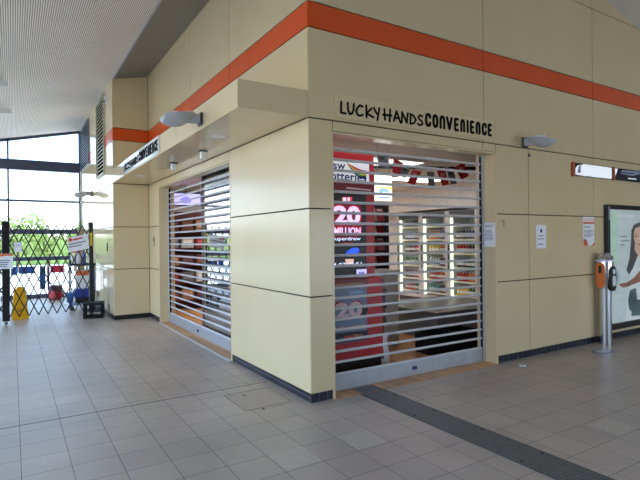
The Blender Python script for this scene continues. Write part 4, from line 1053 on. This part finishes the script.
# shop lamps
for i, (x, y, lb) in enumerate(((2.6, 2.0, 'flat white ceiling lamp in the shop above the white counter'), (4.6, 3.4, 'flat white ceiling lamp in the shop near the fridges'), (3.0, 6.0, 'flat white ceiling lamp toward the back of the shop'))):
    root = thing('ceiling_lamp', (x, y, 2.83), lb, 'lamp')
    m = MB(); m.box(x-.62, x+.62, y-.32, y+.32, 2.825, 2.859, WHITE); m.build('housing', root)
    m = MB(); m.box(x-.58, x+.58, y-.29, y+.29, 2.818, 2.824, mat('lamp diffuser %d' % i, S(250, 250, 245), .5, emit=(1, .97, .93), es=(.9, 3, 30)[i])); m.build('diffuser', root)
root = thing('batten_lamp', (1.5, .40, 2.83), 'added slim batten lamp, unseen above the inside of the lettered shutter', 'lamp')  # added fill lamp, hidden behind the lintel to brighten the shop front
m = MB(); m.box(.5, 2.5, .36, .46, 2.80, 2.859, WHITE); m.build('body', root)
m = MB(); m.box(.52, 2.48, .375, .445, 2.785, 2.799, mat('added fill diffuser', S(250, 250, 245), .5, emit=(1, .98, .95), es=3.5)); m.build('diffuser', root)
m = MB(); m.bar((1.9, 2.6, 2.80), (5.6, 1.1, 2.80), .04, .05, BLACK)
m.bar((2.4, 2.397, 2.825), (2.4, 2.397, 2.859), .03, .03, BLACK); m.bar((5.0, 1.343, 2.825), (5.0, 1.343, 2.859), .03, .03, BLACK)
tag(m.build('ceiling_track', org=(3.7, 1.9, 2.8)), 'thin black track across the shop ceiling', 'track')
# back shelving + screen seen through the left shutter
root = thing('wall_screen', (1.0, 7.0, 2.42), 'glowing lilac screen high inside the shop behind the left shutter', 'screen')
a, b = at(171.5, 193, 7.0), at(200.5, 205.5, 7.0)
m = MB(); m.box(a.x-.02, b.x+.02, 7.003, 7.05, b.z-.02, a.z+.02, BLACK); m.build('case', root)
m = MB(); m.box(a.x, b.x, 6.998, 7.002, b.z, a.z, em('lilac screen', S(176, 172, 250), .9)); pn = m.build('picture', root)
m = MB(); YS = 6.9975; scr([(180, 199), (186, 196), (192, 199), (190, 203), (182, 203.4)], em('screen periwinkle', S(130, 130, 230), .8), 1); m.build('blue_shape', pn)
m = MB(); m.tube([((a.x+b.x)/2, 7.03, a.z+.02), ((a.x+b.x)/2, 7.03, 2.858)], .012, BLACK, 8); m.build('pole', root)
root = thing('display_shelf', (1.3, 7.5, .004), 'dark red display shelf at the back of the shop', 'shelf')
DRD = mat('shelf dark red', S(112, 52, 46), .5); m = MB(); m.box(.45, 2.6, 7.55, 7.6, .004, 2.3, DRD); m.box(.45, .48, 7.2, 7.55, .004, 2.3, DRD); m.box(2.57, 2.6, 7.2, 7.55, .004, 2.3, DRD); m.build('frame', root)
pk = [('brown', S(110, 70, 56)), ('red', S(150, 50, 50)), ('tan', S(170, 130, 104)), ('grey', S(120, 120, 126)), ('plum', S(96, 56, 74)), ('white', S(206, 204, 200))]
for t in range(5):
    z = .25+.40*t; m = MB(); m.box(.48, 2.57, 7.2, 7.55, z-.02, z, DRD); m.build('shelf', root)
    for i in range(6):
        nm, c = pk[(i*2+t) % 6]; x = .52+.34*i; m = MB(); m.box(x, x+.28, 7.24, 7.44, z+.0005, z+.24, mat('packet ' + nm, c, .5)); m.box(x+.04, x+.24, 7.238, 7.24, z+.08, z+.18, mat('packet label ' + nm, tuple(min(1, q*1.7+.03) for q in c), .5))
        tag(m.build('packet', org=(x+.14, 7.34, z)), '%s packet, number %s from the left on the %s tier of the dark red shelf' % (nm, ('one', 'two', 'three', 'four', 'five', 'six')[i], ('lowest', 'second', 'third', 'fourth', 'top')[t]), 'packet', 'packets on the dark red shelf')

# ================================================================ OUTSIDE
LEAF = mat('leaf yellow green', S(150, 168, 84), .6, var=.25, scale=2)
BARK = mat('bark', S(110, 90, 70), .9)
def tree_mesh(seed, w, h, nleaf):
    rr = random.Random(seed); m = MB()
    m2 = MB(); m2.tube([(0, 0, -.16), (.05, 0, h*.3), (0, .05, h*.6)], [.09, .07, .04], BARK, 7)
    for k in range(4):
        a = rr.uniform(0, 2*PI); m2.tube([(.03, 0, h*(.25+.08*k)), (w*.3*math.cos(a), w*.3*math.sin(a), h*(.5+.1*k))], [.04, .02], BARK, 5)
    blobs = [(rr.uniform(-w*.35, w*.35), rr.uniform(-w*.3, w*.3), h*rr.uniform(.28, .82), rr.uniform(.22, .36)*w) for _ in range(9)]
    vs = []; fs = []
    for _ in range(nleaf):
        bx_, by_, bz, br_ = rr.choice(blobs)
        d = Vector((rr.gauss(0, 1), rr.gauss(0, 1), rr.gauss(0, 1))).normalized()*br_*rr.uniform(.55, 1)
        p = Vector((bx_, by_, bz))+Vector((d.x, d.y, d.z*.8)); p.z = max(p.z, .05)
        n = Vector((rr.gauss(0, 1), rr.gauss(0, 1), rr.gauss(0, 1))).normalized(); t = n.orthogonal().normalized(); s = rr.uniform(.07, .13); u = n.cross(t)
        o = len(vs); vs += [p-t*s, p+u*s*.6, p+t*s, p-u*s*.6]; fs.append((o, o+1, o+2, o+3))
    m.add(vs, fs, LEAF)
    return m, m2
protos = []
def tree(x, y, seed, w, h, label, n=2600):
    root = thing('tree', (0, 0, 0), label, 'tree', 'trees beyond the end window')
    a, b = tree_mesh(seed, w, h, n); a.build('crown', root); b.build('trunk', root)
    root.location = (x, y, 0); return root
def base_at(px, d):   # point of ground at distance d along that pixel column
    r_ = ray(px, 240); r_ = Vector((r_.x, r_.y, 0)).normalized(); return CAM+r_*d
spec = [(-92, 35, 3.9, 3.2), (-32, 35, 3.8, 3.0), (17, 34.5, 3.3, 3.25), (48, 37, 1.7, 2.5), (75, 34, 1.7, 3.4), (118, 36, 4.6, 3.2)]
nm = ['leftmost wide tree beyond the end window', 'bushy tree beyond the window just left of the picture', 'rounded pale green tree beyond the window at the left edge', 'low pale green bush tree beyond the middle of the gate', 'slim loose tree beyond the window by its right frame', 'tall wide tree far behind the side wall']
for i, (px, d, w, h) in enumerate(spec):
    c = base_at(px, d); tree(c.x, c.y, 11+i, w, h, nm[i], 2600 if w > 2 else 1100)
m = MB(); m.box(-30, 14, 41, 42, -.16, 1.9, mat('far hedge', S(140, 158, 84), .9, var=.3, scale=3, bump=.8))
h_ = m.build('hedge', org=(-8, 41.5, -.16)); tag(h_, 'long pale green hedge behind the trees outside', 'hedge')

# ================================================================ LIGHT
w = bpy.data.worlds.new('sky'); SC.world = w; w.use_nodes = True
nt = w.node_tree; N = nt.nodes; L = nt.links
bgn = N['Background']; tc = N.new('ShaderNodeTexCoord'); sp = N.new('ShaderNodeSeparateXYZ'); rp = N.new('ShaderNodeValToRGB')
L.new(tc.outputs['Generated'], sp.inputs[0]); L.new(sp.outputs['Z'], rp.inputs[0])
rp.color_ramp.elements[0].position = 0; rp.color_ramp.elements[0].color = (.90, .95, 1, 1)
rp.color_ramp.elements[1].position = .17; rp.color_ramp.elements[1].color = (.42, .65, 1, 1)
L.new(rp.outputs[0], bgn.inputs['Color']); bgn.inputs['Strength'].default_value = 3.2
sd = bpy.data.lights.new('sun', 'SUN'); sd.energy = 5; sd.angle = math.radians(2); sd.color = (1, .95, .86)
so = bpy.data.objects.new('sun', sd); COL.objects.link(so)
so.rotation_euler = Vector((-.75, -.25, -.9)).to_track_quat('-Z', 'Y').to_euler()

SC.view_settings.view_transform = 'Standard'; SC.view_settings.look = 'None'; SC.view_settings.gamma = 1; SC.view_settings.use_curve_mapping = False
SC.view_settings.exposure = .62
SC.cycles.use_denoising = True
SC.cycles.max_bounces = 10; SC.cycles.transparent_max_bounces = 16; SC.cycles.sample_clamp_indirect = 6
